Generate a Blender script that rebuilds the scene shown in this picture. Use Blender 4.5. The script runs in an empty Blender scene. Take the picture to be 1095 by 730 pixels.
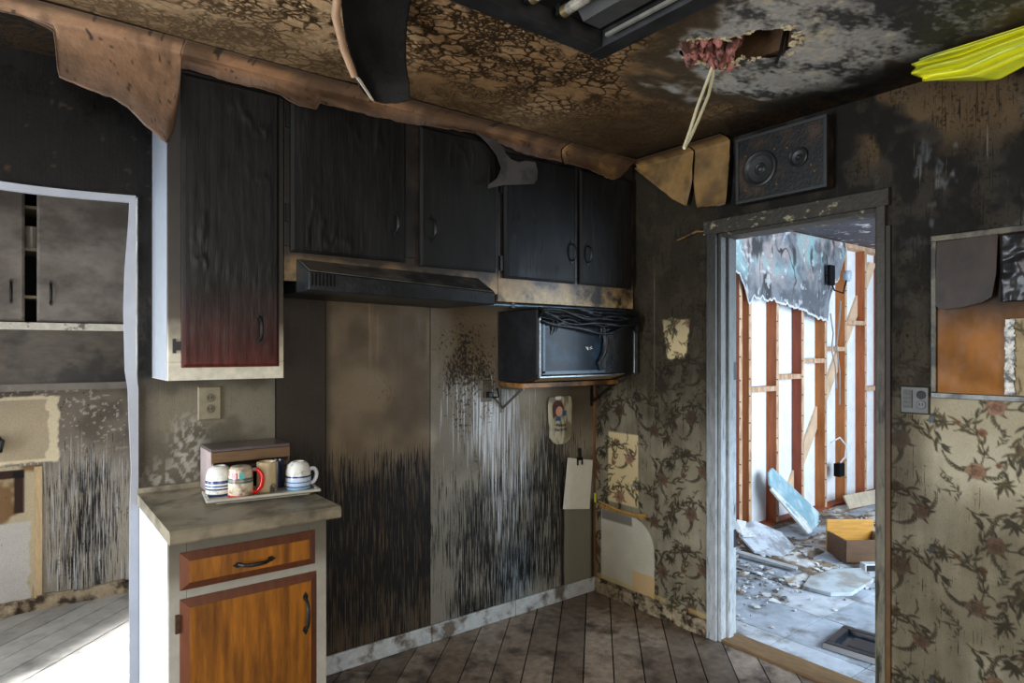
import bpy, bmesh, math, random
import numpy as np
from mathutils import Vector, Matrix
random.seed(7)
PI = math.pi
SC = bpy.context.scene
COL = SC.collection

# ------------------------------------------------------------------ camera, world, lights, exposure
cam_d = bpy.data.cameras.new('camera')
cam_d.sensor_width = 36.0
cam_d.lens = 689.5 / 1095 * 36
cam_d.shift_y = 8.9 / 1095
cam_d.clip_start = 0.02
cam = bpy.data.objects.new('camera', cam_d)
COL.objects.link(cam)
cam.location = (-2.7787, -2.7932, 1.452)
cam.rotation_euler = (PI / 2, 0, -0.6554)
SC.camera = cam

W = bpy.data.worlds.new('sky')
SC.world = W
W.use_nodes = True
W.node_tree.nodes['Background'].inputs[0].default_value = (0.55, 0.72, 1.0, 1)
W.node_tree.nodes['Background'].inputs[1].default_value = 0.6

def area(name, loc, rot, sx, sy, power, col, spread=PI):
    l = bpy.data.lights.new(name, 'AREA')
    l.shape = 'RECTANGLE'; l.size = sx; l.size_y = sy
    l.energy = power; l.color = col; l.spread = spread
    o = bpy.data.objects.new(name, l)
    COL.objects.link(o); o.location = loc; o.rotation_euler = rot
    return o
# daylight through the kitchen's windows (left wall and front wall), the left room's door and the stripped room's window
area('daylight_kitchen_left', (-4.33, -0.80, 1.15), (0, -PI / 2, 0), 1.9, 0.7, 82, (0.84, 0.92, 1.0))
area('daylight_kitchen_front', (-2.9, -4.22, 1.45), (PI / 2, 0, 0), 2.4, 1.5, 62, (1.0, 0.95, 0.87))
area('daylight_left_room', (-4.30, 0.95, 1.10), (0, -PI / 2, 0), 1.9, 1.2, 26, (0.9, 0.95, 1.0))
area('daylight_stripped_room', (1.7, -3.42, 1.5), (PI / 2, 0, 0), 2.6, 1.8, 190, (0.66, 0.83, 1.0))
# low sun slanting in through the left window, across the opening and onto the left room's floor
sun_beam = area('sunbeam_left_window', (-5.33, -1.55, 1.58), (0, 0, 0), 1.3, 1.9, 140, (0.96, 0.97, 1.0), spread=0.22)
sun_beam.rotation_euler = Vector((0.79 * 0.88, 0.61 * 0.88, -0.47)).to_track_quat('-Z', 'Y').to_euler()

SC.view_settings.view_transform = 'Standard'
SC.view_settings.look = 'None'
SC.view_settings.exposure = 0.25
SC.view_settings.gamma = 1.0
SC.view_settings.use_curve_mapping = False
SC.cycles.max_bounces = 6
SC.cycles.diffuse_bounces = 4
SC.cycles.glossy_bounces = 3
SC.cycles.use_denoising = True
SC.cycles.sample_clamp_indirect = 6.0
SC.cycles.caustics_reflective = False
SC.cycles.caustics_refractive = False

# ------------------------------------------------------------------ colour, noise
def lin(c):
    c = np.asarray(c, float) / 255.0
    return np.where(c <= 0.04045, c / 12.92, ((c + 0.055) / 1.055) ** 2.4)
def lin4(c):
    return tuple(float(v) for v in lin(c)) + (1.0,)
def _h(ix, iy, seed):
    n = (ix.astype(np.int64) * 374761393 + iy.astype(np.int64) * 668265263 + seed * 974634777) & 0x7fffffff
    n = ((n ^ (n >> 13)) * 1274126177) & 0x7fffffff
    return ((n ^ (n >> 16)) & 0xffff) / 65535.0
def vnoise(x, y, seed=0):
    x = np.asarray(x, float); y = np.asarray(y, float)
    ix = np.floor(x); iy = np.floor(y); fx = x - ix; fy = y - iy
    fx = fx * fx * (3 - 2 * fx); fy = fy * fy * (3 - 2 * fy)
    a = _h(ix, iy, seed); b = _h(ix + 1, iy, seed); c = _h(ix, iy + 1, seed); d = _h(ix + 1, iy + 1, seed)
    return (a * (1 - fx) + b * fx) * (1 - fy) + (c * (1 - fx) + d * fx) * fy
def fbm(x, y, o=4, seed=0):
    s = 0; a = 0.5; t = 0
    for k in range(o):
        s = s + a * vnoise(x * 2 ** k + 17.3 * k, y * 2 ** k - 9.1 * k, seed + k); t += a; a *= 0.5
    return s / t
def ss(a, b, x):
    t = np.clip((np.asarray(x, float) - a) / (b - a), 0, 1)
    return t * t * (3 - 2 * t)
def mix(a, b, m):
    m = np.asarray(m)[..., None]
    return np.asarray(a, float) * (1 - m) + np.asarray(b, float) * m
def box_mask(x, y, x0, x1, y0, y1, s=0.02):
    return ss(x0 - s, x0 + s, x) * (1 - ss(x1 - s, x1 + s, x)) * ss(y0 - s, y0 + s, y) * (1 - ss(y1 - s, y1 + s, y))
def blob(x, y, cx, cy, rx, ry, soft=0.5):
    d = np.sqrt(((x - cx) / rx) ** 2 + ((y - cy) / ry) ** 2)
    return 1 - ss(1 - soft, 1 + soft, d)

# ------------------------------------------------------------------ materials
_M = {}
def M(name, col=(128, 128, 128), rough=0.6, var=0.15, nscale=25.0, stretch=(1, 1, 1), col2=None, mixscale=4.0, mixstretch=(1, 1, 1), mixlo=0.45, mixhi=0.6,
      bump=0.0, bscale=60.0, bstretch=(1, 1, 1), metal=0.0, spec=0.5, attr=False, grad=None, emit=0, trans=0.0, coat=0.0, rough2=None, alpha=None):
    if name in _M: return _M[name]
    m = bpy.data.materials.new(name); m.use_nodes = True
    nt = m.node_tree; N = nt.nodes; L = nt.links
    p = N['Principled BSDF']
    p.inputs['Roughness'].default_value = rough
    p.inputs['Metallic'].default_value = metal
    p.inputs['Specular IOR Level'].default_value = spec
    if trans: p.inputs['Transmission Weight'].default_value = trans
    if coat: p.inputs['Coat Weight'].default_value = coat
    tc = N.new('ShaderNodeTexCoord')
    geo = N.new('ShaderNodeNewGeometry')
    def noise(scale, st, detail=4.0, rgh=0.6):
        mp = N.new('ShaderNodeMapping'); mp.inputs['Scale'].default_value = st
        L.new(tc.outputs['Object'], mp.inputs['Vector'])
        n = N.new('ShaderNodeTexNoise'); n.inputs['Scale'].default_value = scale
        n.inputs['Detail'].default_value = detail; n.inputs['Roughness'].default_value = rgh
        L.new(mp.outputs['Vector'], n.inputs['Vector'])
        return n.outputs['Fac']
    def mixc(fac, a, b):
        x = N.new('ShaderNodeMix'); x.data_type = 'RGBA'
        for s, v in ((x.inputs['Factor'], fac), (x.inputs['A'], a), (x.inputs['B'], b)):
            if isinstance(v, (tuple, float, int)): s.default_value = v
            else: L.new(v, s)
        return x.outputs['Result']
    def mr(v, a, b, c, d):
        x = N.new('ShaderNodeMapRange'); L.new(v, x.inputs['Value'])
        for k, q in zip(('From Min', 'From Max', 'To Min', 'To Max'), (a, b, c, d)): x.inputs[k].default_value = q
        return x.outputs['Result']
    if attr:
        a = N.new('ShaderNodeAttribute'); a.attribute_name = 'Col'; base = a.outputs['Color']
    elif grad:
        # grad = (axis, lo, hi, [(pos, srgb), ...], wobble, world)
        ax, lo, hi, stops, wob = grad[:5]
        sep = N.new('ShaderNodeSeparateXYZ')
        L.new(geo.outputs['Position'] if (len(grad) > 5 and grad[5]) else tc.outputs['Object'], sep.inputs[0])
        v = sep.outputs['XYZ'.index(ax)]
        if wob:
            nn = mr(noise(6.0, (1, 1, 1)), 0, 1, -wob, wob)
            ad = N.new('ShaderNodeMath'); ad.operation = 'ADD'; L.new(v, ad.inputs[0]); L.new(nn, ad.inputs[1]); v = ad.outputs[0]
        r = N.new('ShaderNodeValToRGB'); L.new(mr(v, lo, hi, 0, 1), r.inputs['Fac'])
        e = r.color_ramp.elements
        while len(e) < len(stops): e.new(0.5)
        for k, (ps, c) in enumerate(stops): e[k].position = ps; e[k].color = lin4(c)
        if len(grad) > 6: r.color_ramp.interpolation = grad[6]
        base = r.outputs['Color']
    else:
        rgb = N.new('ShaderNodeRGB'); rgb.outputs[0].default_value = lin4(col); base = rgb.outputs[0]
    if col2 is not None:
        f = mr(noise(mixscale, mixstretch, 6.0), mixlo, mixhi, 0, 1)
        base = mixc(f, base, lin4(col2))
    if var:
        f = mr(noise(nscale, stretch), 0.3, 0.7, 1 - var, 1 + var)
        cmb = N.new('ShaderNodeCombineColor')
        for k in range(3): L.new(f, cmb.inputs[k])
        x = N.new('ShaderNodeMix'); x.data_type = 'RGBA'; x.blend_type = 'MULTIPLY'; x.inputs['Factor'].default_value = 1.0
        L.new(base, x.inputs['A']); L.new(cmb.outputs[0], x.inputs['B']); base = x.outputs['Result']
    L.new(base, p.inputs['Base Color'])
    if rough2 is not None:
        L.new(mr(noise(mixscale * 1.7, mixstretch), 0.35, 0.65, rough, rough2), p.inputs['Roughness'])
    if emit:
        L.new(base, p.inputs['Emission Color']); p.inputs['Emission Strength'].default_value = emit
    if bump:
        b = N.new('ShaderNodeBump'); b.inputs['Strength'].default_value = bump; b.inputs['Distance'].default_value = 0.01
        L.new(noise(bscale, bstretch, 6.0), b.inputs['Height']); L.new(b.outputs['Normal'], p.inputs['Normal'])
    _M[name] = m
    return m

char = M('charred_wood', (15, 14, 13), 0.55, 0.35, 18, (1, 1, 0.25), (25, 24, 23), 3.0, (1, 1, 0.4), bump=0.35, bscale=22, bstretch=(1.5, 1.5, 0.25), spec=.2)
charD = M('charred_door', (13, 12, 12), 0.45, 0.3, 22, (1, 1, 0.2), (26, 25, 24), 2.5, (1, 1, 0.5), bump=0.5, bscale=12, bstretch=(2.2, 1, 0.22), rough2=0.65, spec=.28)
soot = M('soot_black', (14, 13, 13), 0.75, 0.3, 30, spec=.15)
blackm = M('black_iron', (24, 24, 26), 0.42, 0.2, 40, metal=0.3)
def wall_mat(name, rough, rough2, dark=(20, 17, 14), pale=(206, 208, 210), sx=230.0, sz=6.0, fl=70.0, bump=.15, gran=.12, spec=.5):
    """stained surface: colour from the paint layer Col; Mask.r = how much soot is left in runs, Mask.g = pale washed runs, Mask.b = soot flakes"""
    m = bpy.data.materials.new(name); m.use_nodes = True
    nt = m.node_tree; N = nt.nodes; L = nt.links; p = N['Principled BSDF']; p.inputs['Specular IOR Level'].default_value = spec
    tc = N.new('ShaderNodeTexCoord')
    def noise(sc, detail=5.0, rg=.6):
        mp = N.new('ShaderNodeMapping'); mp.inputs['Scale'].default_value = sc; L.new(tc.outputs['Object'], mp.inputs['Vector'])
        n = N.new('ShaderNodeTexNoise'); n.inputs['Scale'].default_value = 1.0; n.inputs['Detail'].default_value = detail; n.inputs['Roughness'].default_value = rg
        L.new(mp.outputs['Vector'], n.inputs['Vector']); return n.outputs['Fac']
    def mr(v, a, b, c, d):
        x = N.new('ShaderNodeMapRange'); L.new(v, x.inputs['Value'])
        for k, q in zip(('From Min', 'From Max', 'To Min', 'To Max'), (a, b, c, d)): x.inputs[k].default_value = q
        return x.outputs['Result']
    def math_(op, a, b):
        x = N.new('ShaderNodeMath'); x.operation = op
        for i, v in enumerate((a, b)):
            if isinstance(v, (int, float)): x.inputs[i].default_value = v
            else: L.new(v, x.inputs[i])
        return x.outputs[0]
    def mixc(f, a, b):
        x = N.new('ShaderNodeMix'); x.data_type = 'RGBA'; L.new(f, x.inputs['Factor'])
        for k, v in (('A', a), ('B', b)):
            if isinstance(v, tuple): x.inputs[k].default_value = v
            else: L.new(v, x.inputs[k])
        return x.outputs['Result']
    col = N.new('ShaderNodeAttribute'); col.attribute_name = 'Col'
    msk = N.new('ShaderNodeAttribute'); msk.attribute_name = 'Mask'
    sp = N.new('ShaderNodeSeparateColor'); L.new(msk.outputs['Color'], sp.inputs[0])
    run = noise((sx, sx, sz), 4.0); run2 = noise((sx * .45, sx * .45, sz * .5), 4.0); flk = noise((fl, fl, fl * .8), 6.0, .65); big = noise((11, 11, 7), 5.0)
    comb = math_('ADD', math_('MULTIPLY', run, .6), math_('ADD', math_('MULTIPLY', run2, .25), math_('MULTIPLY', big, .15)))
    t = math_('SUBTRACT', math_('ADD', mr(comb, .36, .64, 0, 1), sp.outputs[0]), 1.0)
    base = mixc(mr(t, .0, .16, 0, 1), col.outputs['Color'], lin4(dark))
    t2 = math_('SUBTRACT', math_('ADD', mr(run2, .30, .70, 0, 1), sp.outputs[1]), 1.0)
    base = mixc(mr(t2, .0, .40, 0, .85), base, lin4(pale))
    comb3 = math_('ADD', math_('MULTIPLY', flk, .7), math_('MULTIPLY', big, .3))
    t3 = math_('SUBTRACT', math_('ADD', mr(comb3, .34, .66, 0, 1), sp.outputs[2]), 1.0)
    base = mixc(mr(t3, .0, .16, 0, .85), base, lin4(dark))
    g = mr(noise((170, 170, 120), 4.0), .3, .7, 1 - gran, 1 + gran)
    cc = N.new('ShaderNodeCombineColor')
    for k in range(3): L.new(g, cc.inputs[k])
    x = N.new('ShaderNodeMix'); x.data_type = 'RGBA'; x.blend_type = 'MULTIPLY'; x.inputs['Factor'].default_value = 1.0
    L.new(base, x.inputs['A']); L.new(cc.outputs[0], x.inputs['B']); L.new(x.outputs['Result'], p.inputs['Base Color'])
    L.new(mr(math_('ADD', big, math_('MULTIPLY', flk, .5)), .6, .9, rough, rough2), p.inputs['Roughness'])
    b = N.new('ShaderNodeBump'); b.inputs['Strength'].default_value = bump; b.inputs['Distance'].default_value = .01
    L.new(math_('ADD', comb, math_('MULTIPLY', flk, .6)), b.inputs['Height']); L.new(b.outputs['Normal'], p.inputs['Normal'])
    return m
painted_panel = wall_mat('stained_panelling', .36, .68, spec=.22)
wallpaper_m = wall_mat('floral_wallpaper', .55, .8, spec=.15, dark=(30, 26, 19), pale=(150, 146, 138), sx=150, sz=7, fl=80, bump=.12)
def ceiling_mat():
    m = bpy.data.materials.new('blistered_ceiling_paint'); m.use_nodes = True
    nt = m.node_tree; N = nt.nodes; L = nt.links; p = N['Principled BSDF']; p.inputs['Roughness'].default_value = .55; p.inputs['Specular IOR Level'].default_value = .2
    tc = N.new('ShaderNodeTexCoord')
    def noise(sc, detail, src=None):
        mp = N.new('ShaderNodeMapping'); mp.inputs['Scale'].default_value = sc; L.new(src or tc.outputs['Object'], mp.inputs['Vector'])
        n = N.new('ShaderNodeTexNoise'); n.inputs['Scale'].default_value = 1.0; n.inputs['Detail'].default_value = detail; L.new(mp.outputs['Vector'], n.inputs['Vector']); return n
    def mth(op, a, b=0.0):
        x = N.new('ShaderNodeMath'); x.operation = op
        for i, v in enumerate((a, b)):
            if isinstance(v, (int, float)): x.inputs[i].default_value = v
            else: L.new(v, x.inputs[i])
        return x.outputs[0]
    def mr(v, a, b, c, d):
        x = N.new('ShaderNodeMapRange'); L.new(v, x.inputs['Value'])
        for k, q in zip(('From Min', 'From Max', 'To Min', 'To Max'), (a, b, c, d)): x.inputs[k].default_value = q
        return x.outputs['Result']
    w = noise((26, 26, 26), 3.0); vm = N.new('ShaderNodeVectorMath'); vm.operation = 'SCALE'; L.new(w.outputs['Color'], vm.inputs[0]); vm.inputs['Scale'].default_value = .045
    va = N.new('ShaderNodeVectorMath'); va.operation = 'ADD'; L.new(tc.outputs['Object'], va.inputs[0]); L.new(vm.outputs[0], va.inputs[1])
    def ridge(sc, wd, det):
        n = noise(sc, det, va.outputs[0]); return mr(mth('ABSOLUTE', mth('SUBTRACT', n.outputs['Fac'], .5)), wd * .35, wd, 1, 0)
    def vor(sc, wd):
        mp = N.new('ShaderNodeMapping'); mp.inputs['Scale'].default_value = sc; L.new(va.outputs[0], mp.inputs['Vector'])
        v = N.new('ShaderNodeTexVoronoi'); v.feature = 'DISTANCE_TO_EDGE'; v.inputs['Scale'].default_value = 1.0; L.new(mp.outputs['Vector'], v.inputs['Vector'])
        return mr(v.outputs['Distance'], wd * .3, wd, 1, 0)
    zone = mr(noise((7, 11, 7), 3.0).outputs['Fac'], .44, .54, 0, 1)
    fine = mth('MULTIPLY', vor((38, 62, 38), .26), zone); mid = mth('MULTIPLY', vor((14, 24, 14), .13), mr(noise((5, 5, 5), 2.0).outputs['Fac'], .40, .5, 0, 1))
    net = mth('MAXIMUM', fine, mid)
    col = N.new('ShaderNodeAttribute'); col.attribute_name = 'Col'; msk = N.new('ShaderNodeAttribute'); msk.attribute_name = 'Mask'
    sp = N.new('ShaderNodeSeparateColor'); L.new(msk.outputs['Color'], sp.inputs[0])
    x = N.new('ShaderNodeMix'); x.data_type = 'RGBA'; L.new(mth('MULTIPLY', net, sp.outputs[0]), x.inputs['Factor']); L.new(col.outputs['Color'], x.inputs['A']); x.inputs['B'].default_value = lin4((46, 32, 16))
    fl = noise((34, 52, 34), 6.0).outputs['Fac']; big = noise((6, 10, 6), 6.0).outputs['Fac']
    t3 = mth('SUBTRACT', mth('ADD', mr(mth('ADD', mth('MULTIPLY', fl, .4), mth('MULTIPLY', big, .6)), .36, .64, 0, 1), sp.outputs[1]), 1.0)
    y = N.new('ShaderNodeMix'); y.data_type = 'RGBA'; L.new(mr(t3, .0, .42, 0, .9), y.inputs['Factor']); L.new(x.outputs['Result'], y.inputs['A']); y.inputs['B'].default_value = lin4((34, 33, 33))
    g = mr(noise((60, 60, 60), 5.0).outputs['Fac'], .3, .7, .82, 1.18); cc = N.new('ShaderNodeCombineColor')
    for k in range(3): L.new(g, cc.inputs[k])
    z = N.new('ShaderNodeMix'); z.data_type = 'RGBA'; z.blend_type = 'MULTIPLY'; z.inputs['Factor'].default_value = 1.0
    L.new(y.outputs['Result'], z.inputs['A']); L.new(cc.outputs[0], z.inputs['B']); L.new(z.outputs['Result'], p.inputs['Base Color'])
    b = N.new('ShaderNodeBump'); b.inputs['Strength'].default_value = .3; b.inputs['Distance'].default_value = .01
    L.new(mth('ADD', mth('MULTIPLY', mth('SUBTRACT', 1.0, net), sp.outputs[0]), mth('MULTIPLY', fl, .4)), b.inputs['Height']); L.new(b.outputs['Normal'], p.inputs['Normal'])
    return m
ceil_m = ceiling_mat()

# ------------------------------------------------------------------ objects
def tag(o, label=None, cat=None, group=None, kind=None):
    if label: o['label'] = label
    if cat: o['category'] = cat
    if group: o['group'] = group
    if kind: o['kind'] = kind
    return o
def thing(name, label, cat, loc=(0, 0, 0), rz=0.0, group=None, rot=None):
    o = bpy.data.objects.new(name, None); COL.objects.link(o)
    o.empty_display_size = 0.1
    o.location = loc; o.rotation_euler = rot if rot else (0, 0, rz)
    return tag(o, label, cat, group)
def wloc(p):
    v = Vector((0, 0, 0))
    while p is not None: v += Vector(p.location); p = p.parent
    return v
def link_mesh(name, me, mat, parent=None, world=True, kind=None, label=None):
    if mat is not None: me.materials.append(mat)
    o = bpy.data.objects.new(name, me); COL.objects.link(o)
    if parent is not None:
        o.parent = parent
        if world: me.transform(Matrix.Translation(-wloc(parent)))
    if kind: o['kind'] = kind
    if label: o['label'] = label
    return o
class MB:
    def __init__(s): s.v = []; s.f = []
    def add(s, vs, fs):
        b = len(s.v); s.v += [tuple(v) for v in vs]; s.f += [tuple(i + b for i in f) for f in fs]; return s
    def box(s, x0, y0, z0, x1, y1, z1, mtx=None):
        vs = [(x, y, z) for z in (z0, z1) for y in (y0, y1) for x in (x0, x1)]
        if mtx is not None: vs = [tuple(mtx @ Vector(v)) for v in vs]
        return s.add(vs, [(0, 2, 3, 1), (4, 5, 7, 6), (0, 1, 5, 4), (2, 6, 7, 3), (0, 4, 6, 2), (1, 3, 7, 5)])
    def frustum(s, r0, r1, axis, a0, a1):
        # r0, r1: rectangles (u0,v0,u1,v1) at axis value a0, a1; axis 'y' -> (u=x, v=z); 'x' -> (u=y, v=z); 'z' -> (u=x, v=y)
        def P(u, v, a): return {'y': (u, a, v), 'x': (a, u, v), 'z': (u, v, a)}[axis]
        vs = []
        for r, a in ((r0, a0), (r1, a1)):
            vs += [P(r[0], r[1], a), P(r[2], r[1], a), P(r[2], r[3], a), P(r[0], r[3], a)]
        return s.add(vs, [(0, 1, 2, 3), (7, 6, 5, 4), (0, 4, 5, 1), (1, 5, 6, 2), (2, 6, 7, 3), (3, 7, 4, 0)])
    def tube(s, pts, r, n=8, cap=True):
        pts = [Vector(p) for p in pts]; rs = r if isinstance(r, (list, tuple)) else [r] * len(pts)
        rings = []; up = None
        for i, p in enumerate(pts):
            d = (pts[min(i + 1, len(pts) - 1)] - pts[max(i - 1, 0)]).normalized()
            if up is None: up = d.orthogonal().normalized()
            up = (up - d * up.dot(d)).normalized(); q = d.cross(up)
            rings.append([p + (up * math.cos(2 * PI * k / n) + q * math.sin(2 * PI * k / n)) * rs[i] for k in range(n)])
        vs = [v for r_ in rings for v in r_]
        fs = [(i * n + k, i * n + (k + 1) % n, (i + 1) * n + (k + 1) % n, (i + 1) * n + k) for i in range(len(pts) - 1) for k in range(n)]
        if cap: fs += [tuple(range(n - 1, -1, -1)), tuple((len(pts) - 1) * n + k for k in range(n))]
        return s.add(vs, fs)
    def lathe(s, prof, c=(0, 0, 0), n=28, axis='z', closed=False):
        vs = []; fs = []
        for r, h in prof:
            for k in range(n):
                a = 2 * PI * k / n; u, w = r * math.cos(a), r * math.sin(a)
                vs.append({'z': (c[0] + u, c[1] + w, c[2] + h), 'x': (c[0] + h, c[1] + u, c[2] + w), 'y': (c[0] + u, c[1] + h, c[2] + w)}[axis])
        for i in range(len(prof) - 1):
            for k in range(n): fs.append((i * n + k, i * n + (k + 1) % n, (i + 1) * n + (k + 1) % n, (i + 1) * n + k))
        if not closed:
            fs += [tuple(range(n - 1, -1, -1)), tuple((len(prof) - 1) * n + k for k in range(n))]
        return s.add(vs, fs)
    def prism(s, poly, dv):
        n = len(poly); dv = Vector(dv); a = [Vector(p) for p in poly]
        return s.add(a + [p + dv for p in a], [tuple(range(n - 1, -1, -1)), tuple(range(n, 2 * n))] + [(i, (i + 1) % n, (i + 1) % n + n, i + n) for i in range(n)])
    def build(s, name, mat, parent=None, world=True, bevel=0, smooth=False, kind=None, label=None, seg=2):
        me = bpy.data.meshes.new(name); me.from_pydata(s.v, [], s.f)
        bm = bmesh.new(); bm.from_mesh(me); bmesh.ops.recalc_face_normals(bm, faces=bm.faces); bm.to_mesh(me); bm.free()
        if smooth:
            me.polygons.foreach_set('use_smooth', [True] * len(me.polygons))
        o = link_mesh(name, me, mat, parent, world, kind, label)
        if smooth:
            try: me.set_sharp_from_angle(angle=0.7)
            except Exception: pass
        if bevel:
            b = o.modifiers.new('Bevel', 'BEVEL'); b.width = bevel; b.segments = seg; b.limit_method = 'ANGLE'
        return o
def grid_mesh(name, P, na, nb, mat, parent=None, col=None, keep=None, thick=0.0, smooth=True, kind=None, label=None, world=True, flip=False, mask=None):
    """P: (na+1, nb+1, 3) array of points; col: same shape sRGB 0..255; keep: (na, nb) bool."""
    V = P.reshape(-1, 3)
    ii, jj = np.meshgrid(np.arange(na), np.arange(nb), indexing='ij')
    a = ii * (nb + 1) + jj
    q = np.stack([a, a + nb + 1, a + nb + 2, a + 1], -1)
    if flip: q = q[..., ::-1]
    q = q[keep] if keep is not None else q.reshape(-1, 4)
    q = q.reshape(-1, 4)
    me = bpy.data.meshes.new(name)
    used, inv = np.unique(q, return_inverse=True)
    V2 = V[used]; q2 = inv.reshape(-1, 4)
    me.vertices.add(len(V2)); me.vertices.foreach_set('co', V2.astype(np.float32).ravel())
    me.loops.add(q2.size); me.loops.foreach_set('vertex_index', q2.astype(np.int32).ravel())
    me.polygons.add(len(q2)); me.polygons.foreach_set('loop_start', np.arange(0, q2.size, 4, dtype=np.int32))
    me.update(calc_edges=True)
    if smooth: me.polygons.foreach_set('use_smooth', np.ones(len(q2), bool))
    if col is not None:
        c = lin(np.clip(col.reshape(-1, 3)[used], 0, 255))
        at = me.color_attributes.new('Col', 'FLOAT_COLOR', 'POINT')
        at.data.foreach_set('color', np.concatenate([c, np.ones((len(c), 1))], 1).astype(np.float32).ravel())
    if mask is not None:
        c = np.clip(mask.reshape(-1, 3)[used], 0, 1.3)
        at = me.color_attributes.new('Mask', 'FLOAT_COLOR', 'POINT')
        at.data.foreach_set('color', np.concatenate([c, np.ones((len(c), 1))], 1).astype(np.float32).ravel())
    me.validate()
    o = link_mesh(name, me, mat, parent, world, kind, label)
    if thick:
        s = o.modifiers.new('Solidify', 'SOLIDIFY'); s.thickness = thick; s.offset = 0
    return o
def wall_skin(name, axis, pos, a0, a1, z0, z1, step, paint, mat, parent, keep=None, disp=None, label=None, flip=False):
    na = max(1, int(round((a1 - a0) / step))); nb = max(1, int(round((z1 - z0) / step)))
    A, Z = np.meshgrid(np.linspace(a0, a1, na + 1), np.linspace(z0, z1, nb + 1), indexing='ij')
    D = np.zeros_like(A) if disp is None else disp(A, Z)
    P = np.stack([A, pos + D, Z], -1) if axis == 'y' else (np.stack([pos + D, A, Z], -1) if axis == 'x' else np.stack([A, Z, pos + D], -1))
    k = None
    if keep is not None:
        Am, Zm = np.meshgrid((np.linspace(a0, a1, na + 1)[:-1] + np.linspace(a0, a1, na + 1)[1:]) / 2, (np.linspace(z0, z1, nb + 1)[:-1] + np.linspace(z0, z1, nb + 1)[1:]) / 2, indexing='ij')
        k = keep(Am, Zm)
    cm = paint(A, Z); cm = cm if isinstance(cm, tuple) else (cm, np.zeros(A.shape + (3,)))
    return grid_mesh(name, P, na, nb, mat, parent, cm[0], k, label=label, flip=flip, mask=cm[1])
def struct(o): o['kind'] = 'structure'; return o
def copy_tree(o, parent=None):
    c = o.copy(); COL.objects.link(c)
    if parent is not None: c.parent = parent
    for ch in list(o.children): copy_tree(ch, c)
    return c

H = 2.49
# ================================================================== SETTING: floors
plank_cols = [(140, 122, 104), (126, 110, 94), (152, 134, 116), (116, 100, 86), (158, 142, 126)]
plank_m = [M('floor_plank_%d' % k, c, 0.45, 0.3, 26, (1, 1, 1), (78, 64, 54), 7.0, (1, 1, 1), 0.48, 0.66, bump=0.2, bscale=30, rough2=0.65) for k, c in enumerate(plank_cols)]
def clip(poly, x0, x1, y0, y1):
    def cut(p, f):
        out = []
        for i in range(len(p)):
            a, b = p[i], p[(i + 1) % len(p)]; fa, fb = f(a), f(b)
            if fa >= 0: out.append(a)
            if (fa >= 0) != (fb >= 0):
                t = fa / (fa - fb); out.append((a[0] + (b[0] - a[0]) * t, a[1] + (b[1] - a[1]) * t))
        return out
    for f in (lambda q: q[0] - x0, lambda q: x1 - q[0], lambda q: q[1] - y0, lambda q: y1 - q[1]):
        if len(poly) < 3: return []
        poly = cut(poly, f)
    return poly
def plank_floor(name, x0, x1, y0, y1, mats, label):
    fl = MB().box(x0, y0, -0.12, x1, y1, -0.022).build(name, soot, kind='structure', label=label)
    S = 0.70710678
    us = [S * (x - y) for x in (x0, x1) for y in (y0, y1)]; ws = [S * (x + y) for x in (x0, x1) for y in (y0, y1)]
    k0 = int(math.floor((min(us) + 0.047) / 0.1353)) - 1; k1 = int(math.ceil((max(us) + 0.047) / 0.1353)) + 1
    for k in range(k0, k1):
        u0 = -0.047 + k * 0.1353 + 0.0029; u1 = u0 + 0.1353 - 0.0058
        w = min(ws) - random.random() * 2.0
        while w < max(ws):
            wl = 2.0 + random.random() * 1.6
            q = [(u0, w + 0.0015), (u1, w + 0.0015), (u1, w + wl - 0.0015), (u0, w + wl - 0.0015)]
            poly = clip([(S * (u + ww), S * (ww - u)) for u, ww in q], x0 + 0.002, x1 - 0.002, y0 + 0.002, y1 - 0.002)
            w += wl
            if len(poly) < 3: continue
            dz = random.uniform(-0.0015, 0.0)
            MB().prism([(px, py, -0.021) for px, py in poly], (0, 0, 0.021 + dz)).build('plank', random.choice(mats), fl)
    return fl
plank_floor('floor', -4.4, 0.0, -4.3, 0.0, plank_m, 'worn diagonal wooden plank floor of the burnt kitchen')
pale = [M('pale_plank_%d' % k, c, 0.5, 0.2, 10, (1, 1, 1), (120, 118, 112), 4.0, (1, 1, 1), 0.52, 0.7, bump=0.15, bscale=30) for k, c in enumerate([(176, 172, 164), (164, 160, 154), (184, 180, 172)])]
plank_floor('floor.001', -4.4, -1.2, 0.0, 1.69, pale, 'pale plank floor of the room seen through the left opening')

tile_base = MB().box(0.12, -3.5, -0.12, 4.6, 0.17, -0.012).build('floor.002', M('grout', (60, 58, 58), 0.9), kind='structure', label='dusty square tile floor of the stripped room behind the doorway')
tile_m = [M('dusty_tile_%d' % k, c, 0.5, 0.25, 8, (1, 1, 1), (104, 98, 92), 5.0, (1, 1, 1), 0.5, 0.68, bump=0.15, bscale=40, rough2=0.8) for k, c in enumerate([(188, 194, 202), (172, 180, 190), (198, 202, 208)])]
for i in range(-1, 9):
    for j in range(-8, 4):
        x0, x1, y0, y1 = 0.295 + i * 0.395, 0.295 + (i + 1) * 0.395, -1.05 + j * 0.395, -1.05 + (j + 1) * 0.395
        x0, y0, x1, y1 = max(x0, 0.121), max(y0, -3.49), min(x1, 3.9), min(y1, 0.075)
        if x1 - x0 < 0.03 or y1 - y0 < 0.03: continue
        MB().box(x0 + 0.003, y0 + 0.003, -0.011, x1 - 0.003, y1 - 0.003, random.uniform(-0.001, 0.0)).build('tile', random.choice(tile_m), tile_base)

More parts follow.
